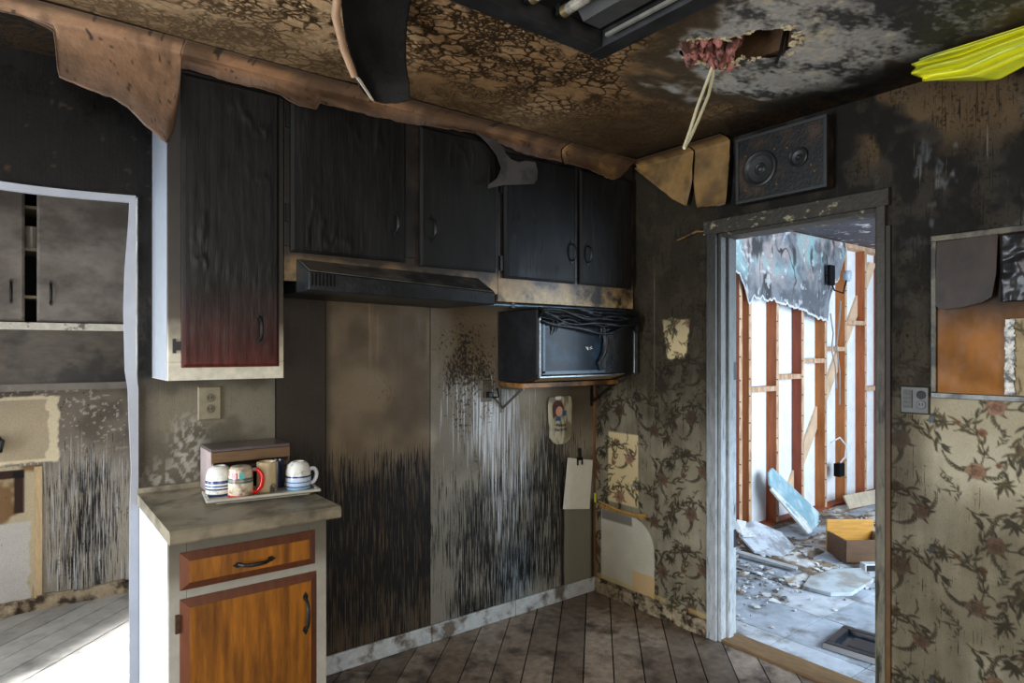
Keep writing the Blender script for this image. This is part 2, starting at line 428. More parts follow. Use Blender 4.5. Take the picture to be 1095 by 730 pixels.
# ================================================================== SETTING: ceiling with the torn hole
def hole_mask(x, y):
    n = fbm(x * 14, y * 14, 3, 5) - 0.5
    d1 = np.hypot((x + 0.85) / 0.135, (y + 1.435) / 0.075) + n * 0.7
    d2 = np.hypot((x + 0.76) / 0.125, (y + 1.575) / 0.10) + n * 0.6
    return np.minimum(d1, d2)
def ceil_paint(x, y):
    A = fbm(x * 2.2, y * 2.2, 4, 11)
    tan = mix((172, 140, 102), (138, 106, 72), ss(0.3, 0.7, A))
    tan = mix(tan, (176, 156, 128), ss(-1.5, -2.7, x) * .5)
    band = np.clip(ss(-0.85, -0.45, y) * 0.75 + ss(-1.0, -0.5, x) * ss(-1.25, -0.9, y), 0, 1)
    c = mix(tan, (56, 42, 26), np.clip(band * (0.6 + 0.6 * (A - 0.5)), 0, 1))
    n2 = fbm(x * 5, y * 9, 5, 71)
    dg = np.hypot((x + 0.62) / 0.52, (y + 1.72) / 0.62) + (n2 - 0.5) * 0.75
    grey = 1 - ss(0.82, 0.95, dg); ring = (1 - ss(1.0, 1.25, dg)) * .8
    sootn = fbm(x * 4, y * 7, 5, 81)
    c = mix(c, (58, 51, 40), ring); c = mix(c, mix((172, 168, 160), (128, 126, 124), ss(-1.7, -2.05, y)), grey)
    edge = ss(-0.36, -0.12, x + 0.12 * (sootn - 0.5)) * ss(-0.2, -0.7, y)
    c = mix(c, (15, 14, 13), edge * .94)
    c = mix(c, (16, 13, 11), ss(-.42, -.30, y) * ss(-2.2, -2.4, x) * .95)
    fl = ss(0.68, 0.71, fbm(x * 22, y * 22, 5, 91))
    c = mix(c, (188, 178, 156), fl * grey * (1 - edge))
    mk = np.stack([(1 - grey) * (1 - ring) * (1 - .5 * band), grey * (.52 + .9 * (sootn - .45) + .25 * ss(-1.75, -2.05, y)), 0 * x], -1)
    return c, mk
def ceil_disp(x, y):
    return -0.006 * fbm(x * 9, y * 16, 3, 41) - 0.012 * fbm(x * 2.5, y * 2.5, 2, 7) + 0.009
ceiling = MB().box(-4.4, -4.3, 2.62, 0.0, 0.0, 2.70).build('ceiling', soot, kind='structure', label='burnt kitchen ceiling with blistered brown paint and torn hole')
wall_skin('ceiling_board', 'z', H, -3.2, 0.0, -2.7, 0.0, 0.0065, ceil_paint, ceil_m, ceiling, keep=lambda x, y: hole_mask(x, y) > 1.0, disp=ceil_disp, flip=True)
m = MB().box(-4.4, -4.3, H, 0.0, -2.7, H + 0.02).box(-4.4, -2.7, H, -3.2, 0.0, H + 0.02)
m.build('ceiling_board', M('ceiling_plain', (96, 84, 68), 0.7), ceiling)
# joists seen through the hole, pink insulation and broken plaster edge
joist = M('old_joist', (92, 66, 40), 0.7, 0.3, 10, (1, 6, 6))
for x in (-0.62, -1.02):
    MB().box(x - 0.02, -2.2, 2.512, x + 0.02, -0.9, 2.62).build('joist', joist, ceiling)
ins = M('pink_insulation', (184, 120, 110), 0.9, 0.35, 40, bump=0.9, bscale=60, col2=(66, 38, 28), mixscale=20, mixlo=.46, mixhi=.58)
m = MB()
for k in range(46):
    a = random.random() * 2 * PI; r = random.random() ** 0.5
    cx, cy = -0.845 + 0.14 * r * math.cos(a), -1.43 + 0.07 * r * math.sin(a)
    zt = 2.470 + random.random() * 0.09; s = random.uniform(0.010, 0.026)
    m.tube([(cx + random.uniform(-.02, .02), cy + random.uniform(-.01, .01), 2.60), (cx, cy, zt + 0.03), (cx + random.uniform(-.01, .01), cy, zt), (cx + random.uniform(-.015, .015), cy + random.uniform(-.01, .01), zt - 0.02)], [s, s * 1.1, s * 0.9, s * 0.3], 7)
m.build('insulation', ins, ceiling, smooth=True, kind='stuff', label='pink fibre insulation hanging out of the hole')
def rr_hole(x, y): return (vnoise(np.array([x * 17.0]), np.array([y * 17.0]), 33)[0] > .38)
m = MB(); ch = M('broken_plasterboard', (190, 174, 138), 0.8, 0.15, 50, bump=0.4)
for k in range(150):
    for t in range(40):
        x, y = random.uniform(-1.02, -0.55), random.uniform(-1.70, -1.33)
        d = float(hole_mask(np.array([x]), np.array([y]))[0])
        if 0.93 < d < 1.16 and rr_hole(x, y): break
    else: continue
    s = random.uniform(0.004, 0.018); rot = Matrix.Translation((x, y, H + .001)) @ Matrix.Rotation(random.random() * 6, 4, 'Z') @ Matrix.Rotation(random.uniform(-.5, .5), 4, 'X') @ Matrix.Rotation(random.uniform(-.4, .4), 4, 'Y')
    q = [(s * random.uniform(.5, 1.1) * math.cos(a), s * random.uniform(.3, .8) * math.sin(a), -.0025) for a in (0.2, 1.3, 2.6, 3.6, 4.9)]
    m.prism([tuple(rot @ Vector(v)) for v in q], (0, 0, random.uniform(.003, .008)))
m.build('broken_edge', ch, ceiling, kind='stuff', label='torn cream plasterboard edge around the hole')
MB().tube([(-0.655, -1.60, 2.60), (-0.66, -1.58, 2.50), (-0.668, -1.565, 2.455)], 0.006, 8).build('rod', blackm, ceiling)

# ================================================================== SETTING: back wall
def back_paint(x, z):
    n = fbm(x * 4, z * 4, 4, 101); s2 = fbm(x * 30, z * 2.0, 3, 121)
    R = np.zeros_like(x); G = np.zeros_like(x); B = np.zeros_like(x)
    L1 = 1 - ss(-1.147, -1.143, x)          # left half, behind the missing stove
    c1 = mix((108, 92, 70), (80, 66, 48), ss(0.3, 0.7, n))
    c1 = mix(c1, (150, 128, 94), ss(0.52, 0.8, s2) * ss(1.2, 1.66, z) * 0.6)
    c1 = mix(c1, (36, 29, 21), ss(-1.64, -1.70, x) * 0.85)
    c1 = mix(c1, (66, 54, 41), ss(1.0, .6, z) * .75)
    den = ss(1.15, 0.78, z + 0.22 * (n - 0.5)) * (1 - 0.30 * ss(0.3, 0.1, z))
    R = R + L1 * den * .74; B = B + L1 * (.16 * ss(1.0, .8, z) + blob(x, z, -1.38, 1.35, 0.07, 0.2, 0.9) * .3)
    c1 = mix(c1, (84, 74, 60), blob(x, z, -1.30, .22, .12, .2, .8) * .5)
    R2 = 1 - L1                              # right half, mottled grey with black runs
    c2 = mix((140, 130, 112), (110, 101, 86), ss(0.35, 0.65, n))
    c2 = mix(c2, (92, 77, 56), blob(x, z, -0.98, 1.55, 0.3, 0.3, 0.8) * 0.75)
    c2 = mix(c2, (120, 116, 106), ss(.95, .6, z) * .6)
    B = B + R2 * (blob(x, z, -0.93, 1.40, 0.20, 0.26, 0.7) * .50 + blob(x, z, -.8, .8, .4, .5, .7) * .28)
    G = G + R2 * (blob(x, z, -0.93, 1.12, 0.2, 0.30, 0.6) * .42 + blob(x, z, -0.66, 0.85, 0.2, 0.48, 0.7) * .60)  # pale washed runs, with the doorway's bluish reflection put into them
    dark = blob(x, z, -0.62, 0.40, 0.28, 0.34, 0.6) * .62 + blob(x, z, -0.95, 0.55, 0.26, 0.36, 0.7) * .40 + blob(x, z, -0.88, 0.15, 0.16, 0.12, 0.7) * .55 + blob(x, z, -0.33, 0.5, 0.12, 0.5, 0.7) * .55 + blob(x, z, -0.38, 0.75, 0.36, 0.30, 0.7) * .40
    R = R + R2 * np.minimum(dark * .9 + .13, .68)
    c2 = mix(c2, (132, 156, 180), blob(x, z, -0.6, 0.24, 0.13, 0.16, 0.7) * .5)  # bluish light low on the panelling, put into the colour
    patch = box_mask(x, z, -0.245, -0.035, 0.05, 0.52, 0.008)
    c2 = mix(c2, (118, 114, 98), patch * 0.9); R = R * (1 - patch * .75); B = B * (1 - patch * .6)
    c2 = mix(c2, (30, 28, 24), (box_mask(x, z, -0.275, -0.25, 0.02, 0.8, 0.01) + box_mask(x, z, -0.03, -0.005, 0.02, 0.55, 0.012)) * 0.85)
    c2 = mix(c2, (72, 62, 50), ss(-0.55, -0.2, x) * ss(0.85, 1.15, z) * 0.75)
    C0 = ss(-1.900, -1.904, x)               # behind the counter
    c0 = mix((106, 98, 82), (80, 73, 60), ss(0.35, 0.65, fbm(x * 9, z * 9, 4, 171)))
    ash = np.clip(blob(x, z, -2.24, 1.10, 0.06, 0.09, 0.7) + ss(1.10, 0.93, z) * ss(-1.95, -2.25, x) * 0.9, 0, 1)
    c0 = mix(c0, (168, 163, 154), ash * ss(.46, .58, fbm(x * 70, z * 50, 5, 181)) * .7)
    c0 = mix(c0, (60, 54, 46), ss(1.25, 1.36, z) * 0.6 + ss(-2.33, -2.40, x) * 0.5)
    cb = mix((6, 4, 3), (12, 9, 7), ss(0.4, 0.7, n)); cb = mix(cb, (84, 62, 34), ss(0.77, 0.80, fbm(x * 40, z * 40, 4, 191)) * 0.5)
    c = mix(c1, c2, R2); c = mix(c, c0, C0)
    up = np.clip(ss(-2.36, -2.375, x) * ss(1.33, 1.36, z) + ss(1.99, 2.0, z), 0, 1)
    keepm = (1 - C0) * (1 - up)
    return mix(c, cb, up), np.stack([R * keepm, G * keepm, B * keepm + C0 * (1 - up) * .12], -1)
wall_back = MB().box(-2.415, 0.006, -.12, 0.0, 0.10, H + .12).box(-3.7, 0.006, 2.03, -2.415, 0.10, H + .12).box(-4.5, 0.006, 0, -3.7, 0.10, H + .12).build('wall_back', soot, kind='structure', label='burnt kitchen back wall clad in smoke-stained panelling')
for x0, x1, z0, st in ((-2.415, -1.905, 0.0, 0.006), (-1.900, -1.685, 0.0, 0.006), (-1.681, -1.147, 0.0, 0.0045), (-1.143, -0.585, 0.0, 0.0042), (-0.582, 0.0, 0.0, 0.0042)):
    wall_skin('panel', 'y', 0.0, x0, x1, z0, H, st, back_paint, painted_panel, wall_back, flip=False)
wall_skin('panel', 'y', 0.0, -3.7, -2.4155, 2.03, H, 0.008, back_paint, painted_panel, wall_back)
MB().box(-4.4, -0.004, 0, -3.7, 0.005, H).build('panel', soot, wall_back)

# ================================================================== SETTING: right wall with wallpaper
def draw_tile():
    R = 1000; PX = .5 / R  # 0.5 mm per texel for a 0.5 x 0.5 m repeat
    img = np.zeros((R, R, 3)); al = np.zeros((R, R))
    def stamp(x, y, rad, fn, c):
        n = int(rad / PX) + 3; i0 = int(round(x / PX)); j0 = int(round(y / PX))
        I = np.arange(i0 - n, i0 + n + 1); J = np.arange(j0 - n, j0 + n + 1)
        dx = (I + .5) * PX - x; dy = (J + .5) * PX - y
        m = fn(dx[None, :], dy[:, None]); ix = np.ix_(J % R, I % R)
        img[ix] = mix(img[ix], c, m); al[ix] = al[ix] + m * (1 - al[ix])
    def line(pts, ws, c):
        for (x, y), w in zip(pts, ws):
            if w > .0002: stamp(x, y, w + .001, lambda dx, dy: 1 - ss(w - .0006, w + .0006, np.hypot(dx, dy)), c)
    def arc(p, ang, length, curv, n):
        out = []; x, y = p
        for i in range(n): out.append((x, y)); x += math.cos(ang) * length / n; y += math.sin(ang) * length / n; ang += curv / n
        return out, ang
    def leaf(p, ang, ln, w, c, bend=0.5):
        n = max(14, int(ln / .0022)); pts, e = arc(p, ang, ln, bend, n)
        line(pts, [w * math.sin(PI * ((i + .5) / n) ** .75) ** .8 for i in range(n)], c); line(pts[:int(n * .85)], [.0006] * n, (48, 42, 28))
    def flower(cx, cy, r, c, cd):
        def rimf(dx, dy): d = np.hypot(dx, dy); a = np.arctan2(dy, dx); return 1 - ss(-.001, .001, d - r * (.84 + .16 * np.abs(np.cos(a * 3 + cx * 40))))
        stamp(cx, cy, r * 1.05, rimf, c)
        for k in range(7):
            a = k * 2.4; rr = r * (.68 - .07 * k); ox, oy = cx + math.cos(a) * r * .38 * (1 - k / 8), cy + math.sin(a) * r * .38 * (1 - k / 8)
            stamp(ox, oy, rr + .002, lambda dx, dy: (1 - ss(.0007, .0018, np.abs(np.hypot(dx, dy * 1.2) - rr * .8))) * .85, cd)
            stamp(ox, oy, rr, lambda dx, dy: (1 - ss(rr * .3, rr * .75, np.hypot(dx, dy))) * .35, (c[0] + 26, c[1] + 18, c[2] + 12) if k % 2 else cd)
    G = [(82, 76, 54), (62, 58, 42), (94, 84, 56), (56, 52, 40)]; BR = (60, 50, 38); rnd = random.Random(4)
    def spray(p, ang, ln, curv, c, w=.0040, lf=.020):
        n = int(ln / .0022); pts, e = arc(p, ang, ln, curv, n); line(pts, [.0013 - .0006 * i / n for i in range(n)], BR)
        for t in range(6, n, 5):
            f = math.sin(PI * (t / n) ** .8) * .8 + .25; a = ang + curv * t / n
            for sg in (-1, 1): leaf(pts[t], a + sg * .75, lf * f, w * f, c, -sg * .5)
        leaf(pts[-1], e, lf, w, c, .2); return pts
    ros = [(.09, .08, .032, .9), (.335, .17, .038, 2.6), (.15, .32, .034, -.4), (.41, .40, .033, 1.9)]
    for (x, y, r, a0) in ros:
        pts, e = arc((x, y), a0, .26, 2.4, 118); line(pts, [.0024 - .0012 * i / 118 for i in range(118)], BR)
        for t in range(30, 116, 17):
            sg = 1 if (t // 17) % 2 else -1; leaf(pts[t], a0 + 2.4 * t / 118 + sg * .8, .04 + rnd.random() * .035, .0048, rnd.choice(G), sg * -.8)
            leaf(pts[t], a0 + 2.4 * t / 118 - sg * .6, .03 + rnd.random() * .02, .0036, rnd.choice(G), sg * .7)
        for q in range(7): leaf(pts[-1], e + (q - 3) * .45, .055 - .006 * abs(q - 3), .0046, rnd.choice(G), .25 * (q - 3))
        spray((x, y), a0 + 2.5, .13, -1.5, G[1], .0030, .015); spray((x, y), a0 - 1.7, .10, 1.6, G[0], .0028, .014)
        for q in range(5): leaf((x, y), a0 + .5 + q * 1.25, r * 1.7, .0055, rnd.choice(G), .7)
        flower(x, y, r, (152, 116, 94), (100, 68, 54))
        bx, by = pts[62]; flower(bx + .012, by + .014, .016, (152, 112, 82), (96, 60, 44)); bx, by = pts[92]; flower(bx - .014, by + .004, .010, (150, 108, 80), (96, 60, 44))
    for k in range(20):
        x, y, a = rnd.random() * .5, rnd.random() * .5, rnd.random() * 6.3
        pts, e = arc((x, y), a, .06, 1.2, 30); line(pts, [.0008] * 30, BR)
        for t in (6, 12, 18, 24, 29): leaf(pts[t], a + rnd.uniform(-1.1, 1.1), .022, .0024, G[rnd.randrange(4)])
    for (x, y, a, ln, cv) in ((.02, .22, .3, .20, 1.5), (.22, .06, 2.0, .18, -1.6), (.30, .30, 3.6, .20, 1.4), (.46, .14, 1.6, .18, 1.8), (.06, .44, -.6, .20, 1.5), (.27, .46, .6, .16, -1.5), (.47, .30, 4.2, .15, 1.2)):
        n = int(ln / .0022); pts, e = arc((x, y), a, ln, cv, n); line(pts, [.0016 - .0008 * i / n for i in range(n)], BR)
        for t in range(8, n, 11):
            sg = 1 if (t // 11) % 2 else -1; leaf(pts[t], a + cv * t / n + sg * .7, .036 + rnd.random() * .026, .0050, rnd.choice(G), -sg * .8)
        leaf(pts[-1], e, .045, .0055, G[1], .4); leaf(pts[-1], e + .6, .035, .004, G[3], .5)
    leaf((.44, .245), 1.1, .03, .008, (96, 110, 128), .4)
    a4 = al.reshape(250, 4, 250, 4).mean((1, 3)); i4 = (img * al[..., None]).reshape(250, 4, 250, 4, 3).mean((1, 3)) / np.maximum(a4, 1e-4)[..., None]
    return a4, i4
TA, TI = draw_tile()
def print_at(a, z):
    u = ((a / .5) % 1) * 250; v = ((z / .5) % 1) * 250
    i0 = np.floor(u).astype(int) % 250; j0 = np.floor(v).astype(int) % 250; i1 = (i0 + 1) % 250; j1 = (j0 + 1) % 250
    fu = (u - np.floor(u)); fv = (v - np.floor(v))
    def bl(T):
        e = (lambda q: q[..., None]) if T.ndim == 3 else (lambda q: q)
        return (T[j0, i0] * e(1 - fu) + T[j0, i1] * e(fu)) * e(1 - fv) + (T[j1, i0] * e(1 - fu) + T[j1, i1] * e(fu)) * e(fv)
    return bl(TA), bl(TI)
def right_paint(y, z):
    n = fbm(y * 4, z * 4, 4, 201); n2 = fbm(y * 11, z * 11, 4, 211); s = fbm(y * 40, z * 3, 3, 221)
    al, im = print_at(-y + 0.13, z + 0.07)
    paper = mix((188, 179, 154), (172, 162, 136), ss(.35, .65, n))
    left = ss(-0.9, -0.86, y)
    # soot film on the paper: heavy high up, lighter low down and at the lower right
    film = np.where(left > .5, 0.62 + 0.45 * ss(0.6, 1.7, z), 0.28 + 0.30 * ss(1.0, 0.6, z) * (n > 0) * n + 0.52 * ss(-1.86, -1.70, y) * ss(.35, 1.1, z) + .9 * ss(1.26, 1.36, z))
    film = film + (n2 - .5) * .35 + (s - .5) * .2
    # clean patches where something hung
    jag = 0.012 * (fbm(y * 40, z * 40, 2, 231) - .5)
    tri = (z - 1.40) / .21
    p1 = box_mask(y + jag, z + jag * 2, -0.70 + .03 * (1 - tri), -0.515 - .04 * (1 - tri), 1.40, 1.62, .006)
    p2 = box_mask(y, z, -0.345, -0.115, 0.56, 0.97, .006)
    film = film * (1 - .93 * p1) * (1 - .93 * p2)
    paper = mix(paper, (214, 190, 140), np.clip(p1 + p2, 0, 1) * .8)
    film = film - 0.22 * blob(y, z, -.22, 1.12, .12, .1, .8)
    film = film - .5 * blob(y, z, -2.1, 1.14, .3, .2, .8) - .22 * ss(-1.0, -.86, y) * ss(1.2, .7, z)
    film = np.clip(film, 0, 1.05)
    c = mix(paper, im, al * .88)
    c = mix(c, (42, 35, 24), np.clip(film, 0, 1) * .86)
    c = mix(c, (34, 29, 22), al * np.clip(film, 0, 1) * .45)
    # charred black above
    top = ss(1.45, 1.85, z + .25 * (n - .5)) * np.where(left > .5, .8, 1.0)
    blk = mix((26, 24, 21), (50, 45, 38), ss(.45, .65, n2))
    blk = mix(blk, (104, 82, 56), ss(.5, .62, n) * ss(2.12, 2.3, z) * ss(-1.5, -1.6, y) * .75)
    blk = mix(blk, (116, 120, 124), ss(.60, .70, fbm(y * 18, z * 7, 4, 241)) * blob(y, z, -1.95, 2.08, .3, .22, .6) * .7)
    c = mix(c, blk, np.clip(top + .55 * ss(-1.75, -1.66, y) * ss(1.0, 1.35, z) * (1 - left), 0, 1))
    c = mix(c, (54, 46, 32), left * ss(1.3, 1.75, z) * .5 * (1 - p1))
    # bare plaster where the paper was pulled off low down
    corner = np.hypot((y + .30) / .165, (z - .30) / .17)
    bare = box_mask(y, z, -.462, -.055, .085, .50, .004) * np.where((y < -.30) & (z > .33), 1 - ss(.97, 1.03, np.hypot((y + .30) / .162, (z - .33) / .17)), 1.0)
    c = mix(c, mix((206, 202, 184), (188, 182, 160), n2), bare)
    c = mix(c, (206, 172, 122), box_mask(y, z, -.462, -.30, .085, .20, .006) * .9)
    c = mix(c, (110, 106, 98), box_mask(y + jag, z, -.30, -.06, .445, .50, .006) * .85)
    c = mix(c, (182, 130, 62), (box_mask(y, z, -.40, -.04, .505, .525, .004)) * .8)
    c = mix(c, (196, 168, 104), box_mask(y, z, -.82, -.02, .085, .11, .006) * .6 * (n2 > .45))
    seam = np.exp(-((y + .462) / .003) ** 2) * ss(1.1, 1.25, z) * ss(1.95, 1.8, z)
    clean = np.clip(bare + p1 + p2, 0, 1)
    mk = np.stack([(1 - clean) * (.12 + .2 * film), .16 * blob(y, z, -1.95, 2.08, .34, .26, .7), (1 - clean) * (.10 + .26 * film) + p1 * .1], -1)
    return mix(c, (130, 120, 94), seam * .55), mk
wall_right = MB().box(0.006, -0.88, -.12, 0.12, 0.10, H + .12).box(0.006, -1.615, 2.03, 0.12, -0.88, H + .12).box(0.006, -4.3, -.12, 0.12, -1.615, H + .12).build('wall_right', soot, kind='structure', label='right kitchen wall with smoke-stained floral wallpaper and doorway')
wall_skin('wallpaper', 'x', 0.0, -0.88, 0.0, 0.0, H, 0.0042, right_paint, wallpaper_m, wall_right, flip=False)
wall_skin('wallpaper', 'x', 0.0, -1.615, -0.88, 2.03, H, 0.008, right_paint, wallpaper_m, wall_right)
wall_skin('wallpaper', 'x', 0.0, -2.5, -1.615, 0.0, H, 0.0042, right_paint, wallpaper_m, wall_right)
MB().box(-0.002, -4.3, 0, 0.006, -2.5, H).build('wallpaper', M('wallpaper_plain', (96, 86, 66), 0.7), wall_right)

# ================================================================== SETTING: unseen kitchen walls with windows
plain = M('smoked_plaster', (92, 84, 72), 0.8, 0.2, 4)
white_tr = M('old_white_paint', (200, 198, 192), 0.5, 0.15, 30, col2=(150, 146, 138), mixscale=12)
def wall_with_window(name, axis, pos, th, a0, a1, w0, w1, z0, z1, zb=0.0, top=H + .12):
    m = MB()
    def b(u0, u1, q0, q1):
        if axis == 'x': m.box(pos, u0, q0, pos + th, u1, q1)
        else: m.box(u0, pos, q0, u1, pos + th, q1)
    b(a0, w0, 0, top); b(w1, a1, 0, top); b(w0, w1, 0, z0); b(w0, w1, z1, top)
    return m.build(name, plain, kind='structure')
def window(name, axis, pos, w0, w1, z0, z1):
    m = MB(); t = .05
    def b(u0, u1, q0, q1):
        if axis == 'x': m.box(pos - .03, u0, q0, pos + .03, u1, q1)
        else: m.box(u0, pos - .03, q0, u1, pos + .03, q1)
    b(w0, w0 + t, z0, z1); b(w1 - t, w1, z0, z1); b(w0 + t, w1 - t, z0, z0 + t); b(w0 + t, w1 - t, z1 - t, z1); b((w0 + w1) / 2 - .02, (w0 + w1) / 2 + .02, z0 + t, z1 - t)
    return m.build(name, white_tr, kind='structure')
wall_with_window('wall_left', 'x', -4.5, .1, -4.3, 0.006, -1.25, -.4, .1, 2.15); window('window_1', 'x', -4.45, -1.25, -.4, .1, 2.15)
wall_with_window('wall_front', 'y', -4.4, .1, -4.5, .12, -4.1, -1.7, .7, 2.2); window('window_2', 'y', -4.35, -4.1, -1.7, .7, 2.2)

# ================================================================== SETTING: room seen through the left opening
def far_paint(x, z):
    n = fbm(x * 5, z * 5, 4, 301); f = fbm(x * 40, z * 40, 2, 321)
    c = mix((118, 108, 96), (92, 84, 74), ss(.4, .65, n))
    c = mix(c, (176, 168, 154), ss(1.0, .7, z) * .6)
    c = mix(c, (196, 188, 176), ss(.66, .70, fbm(x * 60, z * 60, 4, 321)) * ss(.75, 1.0, z) * .7)
    R = ss(1.1, .75, z) * (.26 + .42 * blob(x, z, -2.45, .45, .16, .5, .8)); G = ss(1.1, .8, z) * .42; B = .2 + 0 * x
    j = .03 * (fbm(x * 22, z * 22, 3, 331) - .5)
    e = box_mask(x + j, z + j, -3.4, -2.585, .82, 1.19, .004)
    c = mix(c, (226, 212, 178), e)
    c = mix(c, mix((188, 172, 144), (170, 156, 130), n), box_mask(x + j * 1.6, z, -3.4, -2.64, .84, 1.175, .004))
    lo = box_mask(x, z, -3.4, -2.665, 0.0, .81, .004)
    c = mix(c, mix((186, 172, 142), (120, 92, 60), ss(.5, .6, n)), lo)
    c = mix(c, (196, 192, 186), box_mask(x + j, z, -3.4, -2.72, .0, .5, .006) * .95)
    c = mix(c, (46, 24, 16), box_mask(x, z, -2.79, -2.745, .55, .78, .004) + box_mask(x, z, -3.4, -2.745, .745, .79, .004))
    kp = 1 - np.clip(e + lo, 0, 1)
    return c, np.stack([R * kp, G * kp, B * kp + lo * .12], -1)
wall_far = MB().box(-4.5, 1.696, 0, -1.1, 1.8, H).build('wall_far', soot, kind='structure', label='far wall of the left room, sooty boards with a torn plaster patch')
wall_skin('wall_board', 'y', 1.69, -3.2, -1.2, 0, H, 0.0065, far_paint, painted_panel, wall_far)
MB().box(-4.4, 1.685, 0, -3.2, 1.696, H).build('wall_board', plain, wall_far)
MB().box(-2.70, 1.675, 0.06, -2.664, 1.70, .80).build('stud', M('pale_lumber', (196, 170, 130), .7, .2, 12, (6, 6, 1)), wall_far)
MB().box(-1.2, 0.1, 0, -1.1, 1.7, H).build('wall_partition', plain, kind='structure')
wall_with_window('wall_outer', 'x', -4.5, .1, 0.1, 1.7, .3, 1.6, .15, 2.1); window('window_3', 'x', -4.45, .3, 1.6, .15, 2.1)
MB().box(-4.5, 0.1, H, -1.1, 1.8, H + .1).build('ceiling.001', plain, kind='structure')
m = MB()
for k in range(24):
    x0 = -3.2 + k * .085
    m.box(x0, 1.668 + random.uniform(-.004, .004), 0.0, x0 + .087, 1.69, .075 + random.uniform(-.012, .012))
m.build('baseboard_far', M('rotted_baseboard', (168, 150, 122), .8, .3, 20, col2=(64, 46, 32), mixscale=14, bump=.6), kind='structure')

# white plastic edging around the left opening, heat-warped
m = MB(); wp = M('warped_white_plastic', (150, 153, 160), .35, .08, 12)
def ring(pts):
    n = len(pts)
    for i in range(n - 1):
        (ax, az, aw, adx), (bx, bz, bw, bdx) = pts[i], pts[i + 1]
        # vertical edging: x right edge fixed, width aw to the left
        m.add([(ax - aw, -.012, az), (ax, -.012, az), (ax, .006, az), (ax - aw, .006, az), (bx - bw, -.012, bz), (bx, -.012, bz), (bx, .006, bz), (bx - bw, .006, bz)],
              [(0, 1, 5, 4), (1, 2, 6, 5), (2, 3, 7, 6), (3, 0, 4, 7)])
zs = np.linspace(0, 2.03, 60)
prof = [(-2.414 - .008 * float(ss(1.30, 1.38, z)), z, float(np.interp(z, [0, .85, 1.0, 1.2, 1.36, 1.6, 1.75, 1.92, 2.03], [.030, .028, .023, .031, .035, .040, .036, .024, .019])), 0) for z in zs]
ring(prof)
m.build('trim_1', wp, kind='structure', label='white heat-warped plastic edging on the right side of the left opening')
m = MB(); xs = np.linspace(-3.69, -2.4225, 50)
for i in range(49):
    def zz(x): return 2.03 + .010 * math.sin((x + 2.43) * 5) + .012 * (x < -2.75) * (-2.75 - x)
    a, b = xs[i], xs[i + 1]
    m.add([(a, -.013, zz(a) - .026), (a, -.013, zz(a)), (a, .006, zz(a)), (a, .006, zz(a) - .026), (b, -.013, zz(b) - .026), (b, -.013, zz(b)), (b, .006, zz(b)), (b, .006, zz(b) - .026)],
          [(0, 1, 5, 4), (1, 2, 6, 5), (2, 3, 7, 6), (3, 0, 4, 7)])
m.build('trim_2', wp, kind='structure', label='white warped edging along the top of the left opening')
MB().box(-2.4155, .0, 0, -2.4145, .10, 2.03).build('trim_3', white_tr, kind='structure')

# ================================================================== SETTING: door casing, baseboards
case_m = M('worn_casing', grad=('Z', 0, 2.1, [(0, (178, 182, 184)), (.4, (150, 154, 156)), (.62, (92, 92, 88)), (.85, (50, 48, 44)), (1, (38, 35, 30))], .12, True), rough=.5, var=.25, nscale=40, stretch=(1, 1, .3), col2=(54, 50, 46), mixscale=34, mixstretch=(2, 2, .3), mixlo=.56, mixhi=.72, bump=.3)
case_r = M('scorched_casing', grad=('Z', 0, 2.1, [(0, (128, 122, 102)), (.4, (112, 106, 90)), (.7, (70, 64, 54)), (1, (46, 41, 33))], .12, True), rough=.55, var=.25, nscale=40, stretch=(1, 1, .3), col2=(48, 42, 34), mixscale=18, mixstretch=(2, 2, .4), mixlo=.52, mixhi=.64, bump=.3)
head_m = M('charred_head_casing', (48, 43, 34), .6, .3, 30, col2=(150, 142, 112), mixscale=11, mixstretch=(1, 2, 3), mixlo=.6, mixhi=.68, bump=.5)
door = MB().box(0.0, -1.625, -.02, .13, -.87, .012).build('door_1', M('threshold_wood', (120, 92, 58), .6, .25, 14, (4, 1, 4)), kind='structure', label='doorway to the stripped room with scorched painted casing')
MB().box(-.020, -.868, 0, .0, -.812, 2.085).build('casing', case_m, door, bevel=.003)
MB().box(-.020, -1.655, 0, .0, -1.622, 2.085).build('casing', case_r, door, bevel=.003)
MB().box(-.024, -1.67, 2.03, .0, -.795, 2.10).build('casing', head_m, door, bevel=.004)
MB().box(-.002, -.886, 0, .128, -.868, 2.03).build('jamb', case_m, door, bevel=.002)
MB().box(-.002, -1.626, 0, .128, -1.610, 2.03).build('jamb', case_r, door, bevel=.002)
MB().box(-.002, -1.61, 2.012, .128, -.886, 2.03).build('jamb', head_m, door)
MB().box(.045, -.900, 0, .085, -.886, 2.012).build('door_stop', case_m, door, bevel=.002)
for z in (.45, 1.30): MB().box(.095, -.889, z, .124, -.8855, z + .09).build('hinge', blackm, door)
bb_m = M('worn_baseboard', (176, 178, 176), .5, .2, 30, col2=(98, 88, 76), mixscale=9, mixlo=.5, mixhi=.62, bump=.3)
for x0, x1 in ((-1.90, -1.145), (-1.143, -.62), (-.617, -.0)):
    b = MB().box(x0, -.016, 0, x1, -.002, .085).build('baseboard_back', bb_m, kind='structure', bevel=.004)
crumb = M('crumbling_baseboard', (166, 150, 120), .8, .3, 24, col2=(58, 44, 30), mixscale=20, bump=.8)
m = MB()
for k in range(26):
    y0 = -.812 + k * .0306
    m.box(-.018 + random.uniform(-.006, .004), y0, 0, -.002, y0 + .032, .075 + random.uniform(-.022, .016))
m.build('baseboard_right', crumb, kind='structure')
m = MB()
for k in range(14):
    y0 = -1.672 - (k + 1) * .06
    m.box(-.020 + random.uniform(-.006, .004), y0, 0, -.002, y0 + .062, .085 + random.uniform(-.02, .02))
